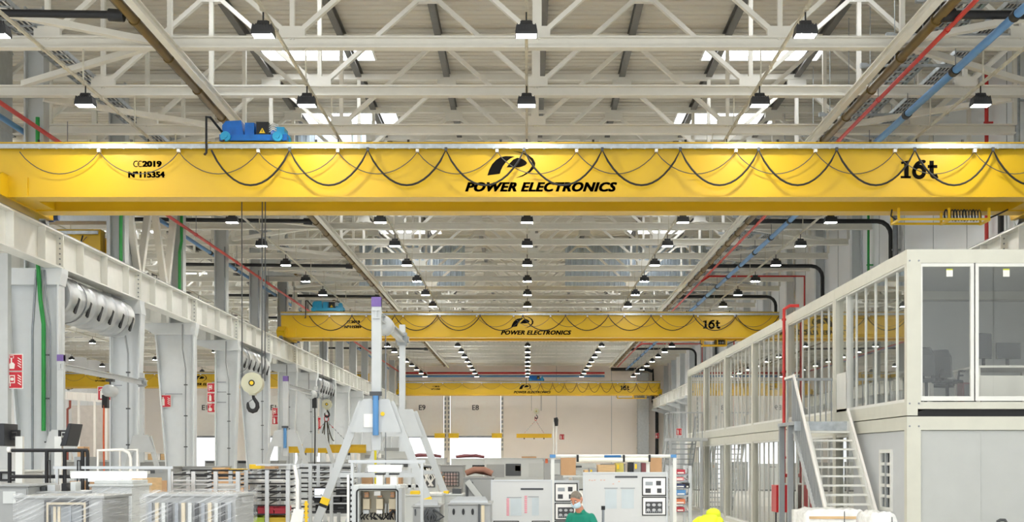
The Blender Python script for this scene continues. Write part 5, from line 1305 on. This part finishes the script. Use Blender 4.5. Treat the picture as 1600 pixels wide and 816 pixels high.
machine(726, 770, 746, 27.2, 1.0, 'grey machine with rust coloured cables and diagonal brace', CABG, [('roll', 727, 768, 740, 746, RUST), ('brace', 730, 750, 752, 778, CABL), ('oval', 736, 739.5, 753, 758, DGREY), ('panel', 728, 732, 757, 782, DGREY)])
machine(686, 724, 727, 42.0, 1.5, 'grey cabinet with a square grille in the middle distance', CABG, [('grid', 690, 717, 738, 760, DGREY), ('panel', 694, 714, 740, 758, mat('grille_pink', (170, 150, 146), 0.5))])
machine(646, 684, 726, 36.0, 1.2, 'open machine full of wiring behind the far gantry leg', CABL, [('panel', 652, 680, 729, 762, DGREY), ('wires', 654, 679, 732, 760, SIGNW), ('panel', 662, 669, 730, 734, YELL2)])
machine(590, 694, 716, 58.0, 2.0, 'long grey machine with maroon cables under the left dock door', CABL, [('roll', 640, 688, 710, 716, MAROON), ('panel', 610, 640, 722, 730, DGREY)])
machine(705, 756, 717, 57.0, 2.0, 'grey machine with a thick maroon cable roll under the right dock door', CABL, [('roll', 712, 756, 709, 717, MAROON), ('panel', 738, 757, 727, 735, BLACK)])
machine(757, 862, 716, 46.0, 2.0, 'long pale machine with square openings behind the left whiteboard', CABL, [('panel', 760, 788, 726, 746, CABG), ('panel', 790, 814, 725, 744, DGREY), ('box', 795, 812, 738, 744, SIGNW), ('panel', 805, 813, 728, 736, YELL2), ('panel', 826, 851, 724, 746, PANEL), ('box', 815, 838, 713.5, 716, TAN)])
machine(850, 880, 718, 34.0, 1.0, 'narrow grey cabinet behind the pole with black head', CABG, [('panel', 852, 856, 717, 724, mat('tag_orange', (214, 104, 60), 0.5)), ('panel', 860, 875, 724, 742, PANEL)])
machine(278, 345, 729, 34.0, 1.2, 'grey machine with dark vent behind the third column', CABG, [('panel', 282, 300, 734, 740, DGREY)])
machine(212, 268, 729, 33.0, 1.2, 'grey machine with small display beside the bright work lamp', CABG, [('panel', 226, 242, 735, 740, DGREY), ('panel', 250, 254, 731, 738, GREY)])
machine(320, 435, 720, 62.0, 2.0, 'long grey machine with black vents behind the fourth column', CABG, [('panel', 322+0, 334, 721, 724, DGREY), ('panel', 345, 352, 721, 724, DGREY), ('panel', 372, 388, 720.5, 724, BLACK)])
machine(325, 380, 738, 30.0, 1.0, 'brown and grey stacked goods below the fourth column', TAN, [('box', 330, 350, 731, 738, WOOD), ('box', 355, 378, 733, 738, YELL2)])
machine(385, 432, 733, 31.5, 1.0, 'low machine with yellow parts beside the fifth column', CABG, [('box', 388, 406, 726, 733, YELL2), ('box', 412, 428, 729, 733, TAN)])
machine(480, 545, 722, 52.0, 1.6, 'grey machine under the long yellow spreader beam', CABG, [('panel', 484, 500, 726, 732, DGREY), ('box', 520, 540, 718, 722, CABL)])
for k, q in enumerate((512, 520, 551, 560, 593)):
    d = 63.0+0.2*k; b = MB(); b.cyl((PX(q, d), d, 0), (PX(q, d), d, PZ(709, d)), 0.09, 12); b.cyl((PX(q, d), d, 0), (PX(q, d), d, 0.05), 0.11, 12)
    tag(b.build('bollard_post', SIGNW), 'white post under the long yellow spreader beam, %s from the hook' % ORD[k], 'post')
machine(655, 690, 745, 40.0, 1.2, 'cabinet with pink tinted wrapped coils in the middle distance', TAN, [('roll', 658, 688, 740, 745, RUST)])
machine(560, 640, 705, 66.0, 2.0, 'tall pale machine behind the middle gantry', CABL, [('panel', 570, 600, 711, 716, CABG), ('box', 600, 630, 700, 705, CABG)])

# --- boards with notices
def sheet(t, a, c, pt, pb, d, kind):
    xa, xc, za, zc = PX(a, d), PX(c, d), PZ(pb, d), PZ(pt, d); y = d-0.012
    s = part(t, 'notice', SIGNW, (xa, xc, y, d-0.001, za, zc))
    b = MB(); b.frame(xa, xc, za, zc, y-0.004, y-0.0005, 0.016); b.build('frame', BLACK, s)
    b = MB(); w, h = xc-xa, zc-za
    if kind == 'photos':
        for u, v, ww, hh in ((0.14, 0.55, 0.3, 0.2), (0.58, 0.55, 0.2, 0.24), (0.14, 0.15, 0.22, 0.24), (0.62, 0.15, 0.18, 0.24)):
            part(s, 'picture', GREY if hh == 0.2 else MATS.get('print_dark') or mat('print_dark', (64, 64, 66), 0.6), (xa+u*w, xa+(u+ww)*w, y-0.003, y, za+v*h, za+(v+hh)*h))
        return
    else:
        b.box(xa+0.14*w, xa+0.84*w, y-0.002, y, za+0.12*h, za+0.74*h, 1)
        for i in range(3):
            for j in range(2):
                cx, cz = xa+(0.26+0.23*i)*w, za+(0.3+0.27*j)*h; b.prism([(cx+0.08*w*math.cos(q*math.pi/6), cz+0.08*h*math.sin(q*math.pi/6)) for q in range(12)], y-0.004, y-0.002, 'y', 2)
        for i in range(8): b.box(xa+(0.17+0.085*i)*w, xa+(0.2+0.085*i)*w, y-0.004, y-0.002, za+0.16*h, za+0.26*h, 0)
    b.build('picture', [GREY, mat('print_dark', (64, 64, 66), 0.6), mat('print_light', (180, 180, 180), 0.6)], s)
TABLE = mat('print_table', (186, 194, 196), 0.6); PINK = mat('print_pink', (226, 150, 160), 0.6)
def whiteboard(a, c, pt, d, lbl, legs=True):
    x0, x1, z = PX(a, d), PX(c, d), PZ(pt, d); t = thing('notice_board', ((x0+x1)/2, d, 0), lbl, 'board')
    part(t, 'panel', mat('board_white', (198, 198, 195), 0.4, var=0.01), (x0+0.02, x1-0.02, d, d+0.03, 0.75, z-0.02))
    b = MB(); b.frame(x0, x1, 0.73, z, d-0.008, d+0.04, 0.022); b.build('rim', ALU, t)
    for q in (x0+0.1, x1-0.14):
        part(t, 'leg', ALU, (q, q+0.04, d+0.04, d+0.08, 0.06, z-0.1)); part(t, 'foot', ALU, (q, q+0.04, d-0.25, d+0.35, 0.0, 0.06))
    return t
d = 21.0
t = whiteboard(767, 863, 750, d, 'white notice board with pink columns left of the person in green')
part(t, 'title_strip', DGREY, (PX(813.5, d), PX(849, d), d-0.006, d-0.001, PZ(766, d), PZ(763, d)))
for a, c, p0 in ((793, 815, 777), (826, 842, 776)):
    part(t, 'chart', TABLE, (PX(a+5, d), PX(c, d), d-0.004, d-0.001, PZ(806, d), PZ(p0+2, d))); part(t, 'chart_header', GREY, (PX(a-1, d), PX(c, d), d-0.006, d-0.001, PZ(p0+1.2, d), PZ(p0, d)))
for a, p0 in ((791.5, 779), (819.5, 775)):
    b = MB()
    for k in range(9): zz = p0+k*3.1; b.box(PX(a, d), PX(a+4, d), d-0.005, d-0.001, PZ(zz+2.3, d), PZ(zz, d))
    b.build('pink_entries', PINK, t)
sheet(t, 771, 811, 814, 838, d, 'photos'); sheet(t, 831, 859, 814, 838, d, 'photos')
t = whiteboard(866, 905, 751, d+0.05, 'narrow notice board with framed sheets behind the person in green')
sheet(t, 866.5, 902.5, 755, 784, d+0.05, 'photos'); sheet(t, 866.5, 902.5, 786, 813, d+0.05, 'drawing'); sheet(t, 866.5, 902.5, 814, 840, d+0.05, 'photos')
d = 20.5
t = whiteboard(911, 1043, 738, d, 'wide white notice board with two black framed sheets near the office')
part(t, 'title_strip', DGREY, (PX(961, d), PX(996, d), d-0.006, d-0.001, PZ(747, d), PZ(744, d)))
for a, c in ((944, 965), (969.5, 992)):
    part(t, 'chart', TABLE, (PX(a+1.5, d), PX(c-1.5, d), d-0.004, d-0.001, PZ(795, d), PZ(765, d))); part(t, 'chart_header', GREY, (PX(a, d), PX(c, d), d-0.006, d-0.001, PZ(763.8, d), PZ(762.4, d)))
b = MB()
for k, (a, p_) in enumerate(((920, 750), (924, 750.5), (928, 750), (938, 750), (943, 750), (957, 756), (966, 752))): b.box(PX(a, d), PX(a+2.4, d), d-0.004, d-0.001, PZ(p_+1.2, d), PZ(p_, d))
b.build('pen_marks', mat('pen_orange', (214, 160, 136), 0.6), t)
sheet(t, 1003, 1041, 745.5, 775, d, 'photos'); sheet(t, 1003, 1041, 776.5, 806, d, 'drawing')
d = 20.0; b = MB(); b.tube([(PX(942.5, d), d, 0), (PX(942.5, d), d, PZ(791, d))], 0.02, 8); b.tube([(PX(942.5, d), d, PZ(797, d)), (PX(942.5, d), d, PZ(791, d))], 0.03, 8, 1); b.box(PX(942, d)-0.12, PX(942, d)+0.12, d-0.1, d+0.1, 0, 0.02)
tag(b.build('marker_post', [STEEL, BLACK]), 'slim grey post with black top in front of the wide notice board', 'post')
# --- tube frame with the big paper roll
d = 23.0; t = thing('tube_stand', (PX(958, d), d, 0), 'white tube frame carrying the long paper roll behind the notice boards', 'frame')
for q in (863.5, 1054):
    part(t, 'post', WHITE, (PX(q, d)-0.03, PX(q, d)+0.03, d-0.03, d+0.03, 0, PZ(713, d)))
b = MB(); b.tube([(PX(862, d), d, PZ(713, d)), (PX(1055, d), d, PZ(713, d))], 0.03, 10); b.build('top_tube', WHITE, t)
for q in (863.5, 1052): part(t, 'corner_joint', PIPEB, (PX(q, d)-0.05, PX(q, d)+0.05, d-0.05, d+0.05, PZ(715.5, d), PZ(710.5, d)))
part(t, 'blue_sign', mat('sign_blue', (40, 104, 160), 0.5), (PX(944, d), PX(970, d), d-0.04, d-0.032, PZ(715, d), PZ(711.5, d)))
for q in (902.5, 974.5, 1014.5): part(t, 'clamp', BLACK, (PX(q, d)-0.018, PX(q, d)+0.018, d-0.06, d+0.03, PZ(722, d), PZ(711, d)))
b = MB(); b.cyl((PX(903, d), d-0.02, PZ(718.8, d)), (PX(1014, d), d-0.02, PZ(718.8, d)), 0.04, 16); b.cyl((PX(901, d), d-0.02, PZ(718.8, d)), (PX(1016, d), d-0.02, PZ(718.8, d)), 0.02, 10)
tag(b.build('paper_roll', mat('paper_cream', (240, 236, 222), 0.6)), 'long cream paper roll hung below the white tube frame', 'paper roll')
part(t, 'post', WHITE, (PX(1013, d)-0.03, PX(1013, d)+0.03, d+0.05, d+0.1, 0, PZ(714, d)))
d = 26.0; t = thing('workbench', (PX(950, d), d, 0), 'cluttered workbench behind the wide notice board', 'bench')
part(t, 'table_top', CABL, (PX(880, d), PX(1040, d), d, d+1.0, PZ(746, d), PZ(743, d)))
for q in (884, 960, 1034): part(t, 'leg', ALU, (PX(q, d), PX(q, d)+0.06, d+0.05, d+0.11, 0, PZ(746, d)))
for a, c, pt, m, w, cat in ((877, 900, 715, TAN, 'tall wrapped cardboard box by the tube frame post', 'carton'), (935, 962, 727, WOOD, 'wide pale carton behind the wide notice board', 'carton'), (963, 975, 724, mat('box_yellow_grey', (190, 176, 90), 0.5), 'grey box with yellow caps behind the wide notice board', 'box'), (984, 990, 723, BLACK, 'narrow black case behind the wide notice board', 'case'), (991, 1002, 723, CABG, 'upright grey box behind the wide notice board', 'box'), (1003, 1011, 724, MAROON, 'brown binder beside the roll post', 'binder'), (1017, 1035, 716, TAN, 'brown carton at the right end of the bench', 'carton'), (913, 920, 735, WOOD, 'small pallet block box on the bench', 'box'), (921, 932, 732, GREY, 'small grey parts box on the bench', 'box')):
    z0 = PZ(743, d); b = MB(); b.box(PX(a, d), PX(c, d), d+0.1, d+0.6, z0, PZ(pt, d)); b.box(PX(a, d)+0.008, PX(c, d)-0.008, d+0.32, d+0.38, PZ(pt, d), PZ(pt, d)+0.005)
    if cat == 'box': b.box(PX(a, d)+0.02, PX(a, d)+0.06, d+0.09, d+0.1, (z0+PZ(pt, d))/2, PZ(pt, d)-0.03, 1)
    tag(b.build(cat, [m, YELL2]), w, cat)
# pole with black head
d = 40.0; t = thing('sensor_pole', (PX(866, d), d, 0), 'tall white pole with a black head in front of the cream end wall', 'pole')
b = MB(); b.tube([(PX(865, d), d, 0), (PX(865, d), d, PZ(658, d)), (PX(867, d), d, PZ(655, d))], 0.02, 8); b.tube([(PX(869.5, d), d, 0), (PX(869.5, d), d, PZ(656, d))], 0.028, 8); b.box(PX(860, d), PX(874, d), d-0.2, d+0.2, 0, 0.03); b.build('pole', SIGNW, t)
b = MB(); b.tube([(PX(868, d), d-0.05, PZ(653, d)), (PX(869, d), d-0.05, PZ(657, d)), (PX(869.5, d), d-0.05, PZ(666, d))], [0.06, 0.07, 0.05], 10); b.box(PX(865.5, d), PX(867.5, d), d-0.08, d, PZ(659, d), PZ(656, d)); b.build('head', BLACK, t)
# trolley of stacked boxes
t, x0, x1 = rack(1049, 1078, 728, 24.0, 0.8, (742, 752, 763, 775, 788, 800), 'tall slotted rack of small boxes beside the wide notice board', 2, LGREY, STEEL)
for a, c, pt, pb, m, w in ((1056, 1070, 734, 741, REDB, 'red box on the top shelf of the slotted rack'), (1055, 1068, 746, 751, mat('box_pink', (220, 130, 130), 0.5), 'pink box on the second shelf of the slotted rack'), (1055, 1070, 757, 762.5, NAVY, 'navy box on the slotted rack'), (1056, 1071, 766, 774, PIPEB, 'pale blue box on the slotted rack'), (1055, 1070, 780, 787.5, mat('box_orange', (214, 120, 80), 0.5), 'orange box on the slotted rack'), (1056, 1069, 793, 799.5, REDB, 'red box on the lowest visible shelf of the slotted rack'), (1070, 1077, 755, 762.5, BLACK, 'black box jutting out beside the navy box')):
    d = 24.0; b = MB(); b.box(PX(a, d), PX(c, d), d-0.05, d+0.5, PZ(pb, d), PZ(pt, d)); b.box(PX(a+2, d), PX(c-2, d), d-0.055, d-0.05, PZ(pb-1, d), PZ(pb-3, d), 1)
    tag(b.build('parts_box', [m, SIGNW]), w, 'box')
# --- wrapped bundles at the lower right
def bundle(px0, px1, pyt, d, dep, lbl, soft=0.0):
    x0, x1, z = PX(px0, d), PX(px1, d), PZ(pyt, d); t = thing('wrapped_pallet', ((x0+x1)/2, d+dep/2, 0), lbl, 'pallet')
    b = MB()
    for k in range(5): b.box(x0, x1, d+k*dep/5, d+k*dep/5+0.1, 0.1, 0.13)
    for q in (x0, (x0+x1)/2-0.05, x1-0.1): b.box(q, q+0.1, d, d+dep-0.1, 0.0, 0.1)
    b.build('pallet', WOOD, t)
    b = MB(); random.seed(int(px0)); nx, ny = 14, 6; vs_ = []
    for j in range(ny+1):
        for i in range(nx+1):
            ex = min(i, nx-i)/nx; e = min(1, ex*8)
            vs_.append((x0+(x1-x0)*i/nx, d+dep*j/ny, z-0.05*(1-e)+random.uniform(-0.025, 0.02)+soft*math.sin(math.pi*i/nx)))
    base = len(vs_)
    for j in range(ny+1):
        for i in range(nx+1): vs_.append((x0+(x1-x0)*i/nx+random.uniform(-.01, .01), d+dep*j/ny, 0.14))
    N = nx+1; fs = [(j*N+i, j*N+i+1, (j+1)*N+i+1, (j+1)*N+i) for j in range(ny) for i in range(nx)]
    rim = [i for i in range(nx)]
    for i in range(nx): fs += [(i, base+i, base+i+1, i+1), (ny*N+i, ny*N+i+1, base+ny*N+i+1, base+ny*N+i)]
    for j in range(ny): fs += [(j*N, (j+1)*N, base+(j+1)*N, base+j*N), (j*N+nx, base+j*N+nx, base+(j+1)*N+nx, (j+1)*N+nx)]
    b.add(vs_, fs, 0, True); b.build('load', mat('white_wrap', (226, 226, 222), 0.25, var=0.08, scale=9, bump=0.6), t)
    b = MB(); b.box(PX(px0+5, d), PX(px1-5, d), d-0.02, d-0.012, z-0.14, z-0.1); b.box((x0+x1)/2+0.1, (x0+x1)/2+0.11, d-0.022, d-0.01, 0.14, z-0.02, 1); b.build('strap', [WOOD, DGREY], t)
bundle(1259, 1358, 797, 20.5, 1.1, 'white film wrapped pallet load at the foot of the near staircase')
bundle(1362, 1402, 806, 19.0, 0.9, 'white covered pallet load against the lower office panel', 0.05)
d = 23.9; t = thing('floor_trolley', (PX(1568, d), d, 0), 'small dark trolley handle in front of the lower office panel', 'trolley')
b = MB(); b.tube([(PX(1559, d), d, 0.1), (PX(1559, d), d, PZ(815, d)), (PX(1563, d), d, PZ(813, d)), (PX(1570, d), d, PZ(813, d)), (PX(1572, d), d, PZ(816, d)), (PX(1572, d), d, 0.1)], 0.03, 8); b.build('handle', DGREY, t)
part(t, 'deck', GREY, (PX(1552, d), PX(1600, d), d-0.25, d+0.25, 0.1, 0.16)); part(t, 'wheel', BLACK, (PX(1554, d), PX(1558, d), d-0.1, d+0.1, 0, 0.1))
# --- pale partition and canopy at the back of the side bay
d = 96.0; t = thing('ribbed_canopy', (PX(140, d), d, 0), 'white ribbed canopy on posts at the back of the side bay', 'canopy')
b = MB(); n = 14
for k in range(n):
    xa = PX(95, d)+(PX(195, d)-PX(95, d))*k/n; w = (PX(195, d)-PX(95, d))/n; b.box(xa, xa+w*0.55, d-0.1, d, PZ(632-8+8*k/n, d), PZ(612+6*k/n, d)); b.box(xa+w*0.55, xa+w, d-0.02, d, PZ(632-8+8*k/n, d), PZ(612+6*k/n, d))
b.build('fascia', DOORM, t)
for q in (97, 121, 146, 164, 193):
    part(t, 'post', DOORM, (PX(q, d), PX(q+3, d), d, d+0.15, 0, PZ(624, d)))
part(t, 'back_panel', mat('partition_beige', (206, 198, 190), 0.6), (PX(97, d), PX(195, d), d+2, d+2.1, 0, PZ(632, d)))
b = MB(); b.tube([(PX(111, d), d-0.2, PZ(626, d)), (PX(111, d), d-0.2, PZ(637, d)), (PX(107, d), d-0.2, PZ(640, d)), (PX(107, d), d-0.2, 0)], 0.09, 8)
tag(b.build('rust_pipe', mat('pipe_rust', (150, 78, 66), 0.5)), 'rust red pipe bending down in front of the ribbed canopy', 'pipe')
for k, (a, c, p0, p1) in enumerate(((121, 131, 697, 714), (123, 130, 700, 717))):
    if k: continue
    d = 30.0; b = MB()
    for i in range(2):
        for j in range(2): b.box(PX(a+5*i, d), PX(a+5*i+4.8, d), d, d+0.4, PZ(p1-8*j, d), PZ(p1-8*j-7.8, d))
    t = thing('carton_stack_stand', (PX(126, d), d, 0), 'small stand with stacked brown cartons beside the tilted monitor', 'stand')
    b.build('cartons', TAN, t); part(t, 'stand', GREY, (PX(116, d), PX(140, d), d, d+0.5, 0, PZ(p1, d)))
# far low clutter of the end zone: rows of pale cabinets along the end wall
for k in range(9):
    d = 88.0+0.6*k; a = 625+k*45
    machine(a, a+30+(k*13) % 12, 722+(k*5) % 4, d, 1.5, 'pale cabinet in the row before the end wall, %s from the column side' % ORD[k], [CABL, CABG, LGREY][k % 3], [('panel', a+4, a+14, 726+(k*5) % 4, 731, [DGREY, PANEL, TAN][k % 3])])
# ------------------------------------------------------------------ people
def skin_mesh(name, verts, edges, radii, m, parent, root=0, sub=2):
    me = bpy.data.meshes.new(name); me.from_pydata(verts, edges, []); me.materials.append(m)
    o = bpy.data.objects.new(name, me); COL.objects.link(o); o.parent = parent
    sk = o.modifiers.new('skin', 'SKIN'); sk.use_smooth_shade = True; sk.branch_smoothing = 0.6
    if not me.skin_vertices: me.attributes  # layer comes with the modifier
    lay = me.skin_vertices[0].data if me.skin_vertices else None
    if lay is None:
        return o
    for i, r in enumerate(radii): lay[i].radius = r if isinstance(r, tuple) else (r, r)
    for i in range(len(verts)): lay[i].use_root = (i == root)
    sd = o.modifiers.new('subd', 'SUBSURF'); sd.levels = sub; sd.render_levels = sub
    return o
def bake(o):
    """turn the skin modifier's surface into an ordinary mesh"""
    bpy.context.view_layer.update()
    dg = bpy.context.evaluated_depsgraph_get(); me = bpy.data.meshes.new_from_object(o.evaluated_get(dg))
    o.modifiers.clear(); old = o.data; o.data = me; bpy.data.meshes.remove(old)
    for p in me.polygons: p.use_smooth = True
    return o
def ellipsoid(b, c, r, m=0, n=14, tilt=None):
    vs_ = []; fs = []
    for i in range(n+1):
        th = math.pi*i/n
        for k in range(2*n):
            a = math.pi*k/n; p = Vector((r[0]*math.sin(th)*math.cos(a), r[1]*math.sin(th)*math.sin(a), r[2]*math.cos(th)))
            if tilt: p = tilt @ p
            vs_.append(p+Vector(c))
    for i in range(n):
        for k in range(2*n): fs.append((i*2*n+k, i*2*n+(k+1) % (2*n), (i+1)*2*n+(k+1) % (2*n), (i+1)*2*n+k))
    return b.add(vs_, fs, m, True)
def person(x, y, rz, lbl, shirt, trousers, hair, bend=0.25, mask=True, badge=True, vest=None, hood=False):
    """faces local -Y; bend leans the trunk forward"""
    t = thing('person', (0, 0, 0), lbl, 'person')
    M = lambda p, piv=0.98: (p[0], p[1]*math.cos(bend)-(p[2]-piv)*math.sin(bend), piv+(p[2]-piv)*math.cos(bend)+p[1]*math.sin(bend)) if p[2] > piv else p
    V = []; E = []; R = []
    def v(p, r, link=None, raw=False):
        V.append(p if raw else M(p)); R.append(r)
        if link is not None: E.append((link, len(V)-1))
        return len(V)-1
    pel = v((0, 0, 0.96), (0.155, 0.115)); waist = v((0, 0, 1.12), (0.14, 0.1), pel); chest = v((0, 0.01, 1.30), (0.165, 0.115), waist); neck0 = v((0, 0.02, 1.44), (0.1, 0.08), chest)
    neck = v((0, 0.0, 1.52), 0.055, neck0); hb = v((0, -0.02, 1.58), 0.06, neck)
    hands = []
    for s in (-1, 1):
        sh = v((s*0.17, 0.02, 1.41), 0.075, chest); el = v((s*0.25, -0.02, 1.14), 0.05, sh)
        w = M((s*0.2, -0.26, 1.08)); wr = v(w, 0.03, el, True); hands.append((s, Vector(w)))
        pm = v((w[0]-s*0.02, w[1]-0.07, w[2]-0.01), (0.04, 0.022), wr, True)
    for s in (-1, 1):
        hip = v((s*0.095, 0, 0.9), 0.09, pel, True); kn = v((s*0.11, -0.02, 0.5), 0.062, hip, True); an = v((s*0.115, 0.02, 0.1), 0.042, kn, True); v((s*0.12, -0.11, 0.04), (0.045, 0.035), an, True)
    body = skin_mesh('body', V, E, R, SKIN, t)
    body = bake(body)
    # clothing regions: the same continuous skin, coloured by where each garment covers it
    me = body.data; me.materials.clear()
    for m in (SKIN, shirt, trousers, BLACK): me.materials.append(m)
    nk = Vector(M((0, 0.0, 1.5)))
    for p in me.polygons:
        c = p.center
        if c.z < 0.1: i = 3
        elif c.z < 0.97 and not any((c-h).length < 0.3 for _, h in hands): i = 2
        elif (c-nk).length < 0.06 or c.z > nk.z+0.0 or (c.y < nk.y-0.02 and c.z > nk.z-0.02 and abs(c.x) < 0.07): i = 0
        else: i = 1
        if hood and i == 0: i = 1
        for s, h in hands:
            if (c-h).length < 0.12 and c.y < h.y+0.04: i = 0
        p.material_index = i
    # fingers grown from each palm
    b = MB()
    for s, h in hands:
        for k in range(4):
            L = (0.075, 0.085, 0.08, 0.062)[k]; bx = h.x-s*0.02+s*(k-1.5)*0.019; p0 = Vector((bx, h.y-0.09, h.z-0.01))
            b.tube([p0, p0+Vector((0, -L*0.45, -0.008)), p0+Vector((0, -L*0.75, -0.03)), p0+Vector((0, -L*0.85, -0.055))], [0.0095, 0.009, 0.0085, 0.006], 8)
        p0 = Vector((h.x-s*0.05, h.y-0.05, h.z)); b.tube([p0, p0+Vector((-s*0.025, -0.03, -0.01)), p0+Vector((-s*0.028, -0.06, -0.025))], [0.012, 0.01, 0.008], 8)
    b.build('fingers', SKIN, t)
    # head with face, mask and hair
    hc = Vector(M((0, -0.045, 1.67))); tl = Matrix.Rotation(bend*1.3+0.2, 3, 'X')
    H = lambda p: hc+tl @ Vector(p)
    b = MB(); ellipsoid(b, hc, (0.076, 0.094, 0.115), 0, 16, tl); ellipsoid(b, H((0, -0.02, -0.05)), (0.06, 0.068, 0.07), 0, 12, tl)
    b.tube([H((0, -0.09, 0.015)), H((0, -0.108, -0.012)), H((0, -0.1, -0.03))], [0.009, 0.014, 0.012], 8)
    for s in (-1, 1):
        ellipsoid(b, H((s*0.078, 0.01, -0.005)), (0.012, 0.024, 0.034), 0, 8, tl); ellipsoid(b, H((s*0.032, -0.084, 0.012)), (0.014, 0.008, 0.009), 1, 8, tl); ellipsoid(b, H((s*0.032, -0.091, 0.012)), (0.006, 0.004, 0.006), 2, 8, tl)
        b.bar(H((s*0.018, -0.09, 0.03)), H((s*0.05, -0.08, 0.031)), 0.006, 0.008, 2)
    b.tube([H((-0.025, -0.088, -0.055)), H((0, -0.094, -0.053)), H((0.025, -0.088, -0.055))], 0.006, 6, 3)
    b.build('head', [SKIN, SIGNW, DGREY, mat('lip', (160, 92, 82), 0.5)], t)
    b = MB(); n = 14; vs_ = []; fs = []
    for i in range(n+1):
        th = math.pi*0.56*i/n
        for k in range(2*n):
            a = math.pi*k/n; front = max(0, -math.sin(a)); tt = th*(1-0.46*front)
            vs_.append(H((0.079*math.sin(tt)*math.cos(a), 0.006+0.097*math.sin(tt)*math.sin(a), 0.004+0.117*math.cos(tt))))
    for i in range(n):
        for k in range(2*n): fs.append((i*2*n+k, i*2*n+(k+1) % (2*n), (i+1)*2*n+(k+1) % (2*n), (i+1)*2*n+k))
    b.add(vs_, fs, 0, True); o = b.build('hair', hair, t); so = o.modifiers.new('thick', 'SOLIDIFY'); so.thickness = 0.008
    if hood:
        b = MB(); ellipsoid(b, H((0, 0.03, 0.0)), (0.1, 0.1, 0.14), 0, 14, tl); ellipsoid(b, H((0, 0.05, -0.1)), (0.13, 0.1, 0.12), 0, 14, tl); b.build('hood', shirt, t)
    if mask:
        b = MB(); vs_ = []; fs = []
        for j in range(5):
            for k in range(9):
                a = math.pi*(1.5+(k-4)/4*0.38); zz = -0.015-0.085*j/4; r = 0.082+0.022*math.sin(math.pi*j/4)*math.cos((k-4)/4*1.2)
                vs_.append(H((r*0.86*math.cos(a), 0.0+(r+0.018-0.012*(j/4))*math.sin(a), zz)))
        for j in range(4):
            for k in range(8): fs.append((j*9+k, j*9+k+1, (j+1)*9+k+1, (j+1)*9+k))
        b.add(vs_, fs, 0, True)
        o = b.build('face_mask', mat('mask_blue', (186, 206, 216), 0.6), t); so = o.modifiers.new('thick', 'SOLIDIFY'); so.thickness = 0.004; so.offset = 1
        b = MB()
        for s in (-1, 1): b.tube([H((s*0.062, -0.06, -0.03)), H((s*0.08, -0.02, -0.012)), H((s*0.086, 0.015, 0.012))], 0.002, 5)
        b.build('mask_strap', SIGNW, t)
    if badge:
        b = MB(); c = Vector(M((0.0, -0.118, 1.3)))
        for k in range(4): b.bar(M((0.03+0.022*k, -0.122, 1.31)), M((0.045+0.022*k, -0.122, 1.335)), 0.014, 0.004)
        b.build('chest_print', SIGNW, t)
    if vest:
        src = body.data; b = MB(); idx = {}
        for p in src.polygons:
            c = p.center
            if p.material_index == 1 and abs(c.x) < 0.25:
                f = []
                for vi in p.vertices:
                    if vi not in idx:
                        w = src.vertices[vi]; idx[vi] = len(b.v); b.v.append(tuple(w.co+w.normal*0.018))
                    f.append(idx[vi])
                b.f.append(f); b.m.append(1 if 0.35 < (c.z*5) % 1 < 0.55 and False else 0); b.s.append(True)
        b.build('hi_vis_vest', vest, t)
    t.location = (x, y, 0); t.rotation_euler.z = rz
    return t
TEAL = mat('shirt_green', (0, 128, 104), 0.7, var=0.08)
TROUS = mat('trousers_grey', (70, 74, 82), 0.8, var=0.08)
HAIRG = mat('hair_grey', (118, 110, 98), 0.8, var=0.25, scale=30)
LIMEV = mat('hi_vis_yellow', (226, 238, 40), 0.6, var=0.05)
person(PX(913, 18.8), 18.8, -0.55, 'person in a green shirt and face mask looking down before the notice boards', TEAL, TROUS, HAIRG, 0.28)
person(PX(1095, 22.9), 22.6, 2.7, 'person in bright yellow hi-vis clothing bending low between notice board and office', LIMEV, TROUS, LIMEV, 1.24, False, False, LIMEV, True)
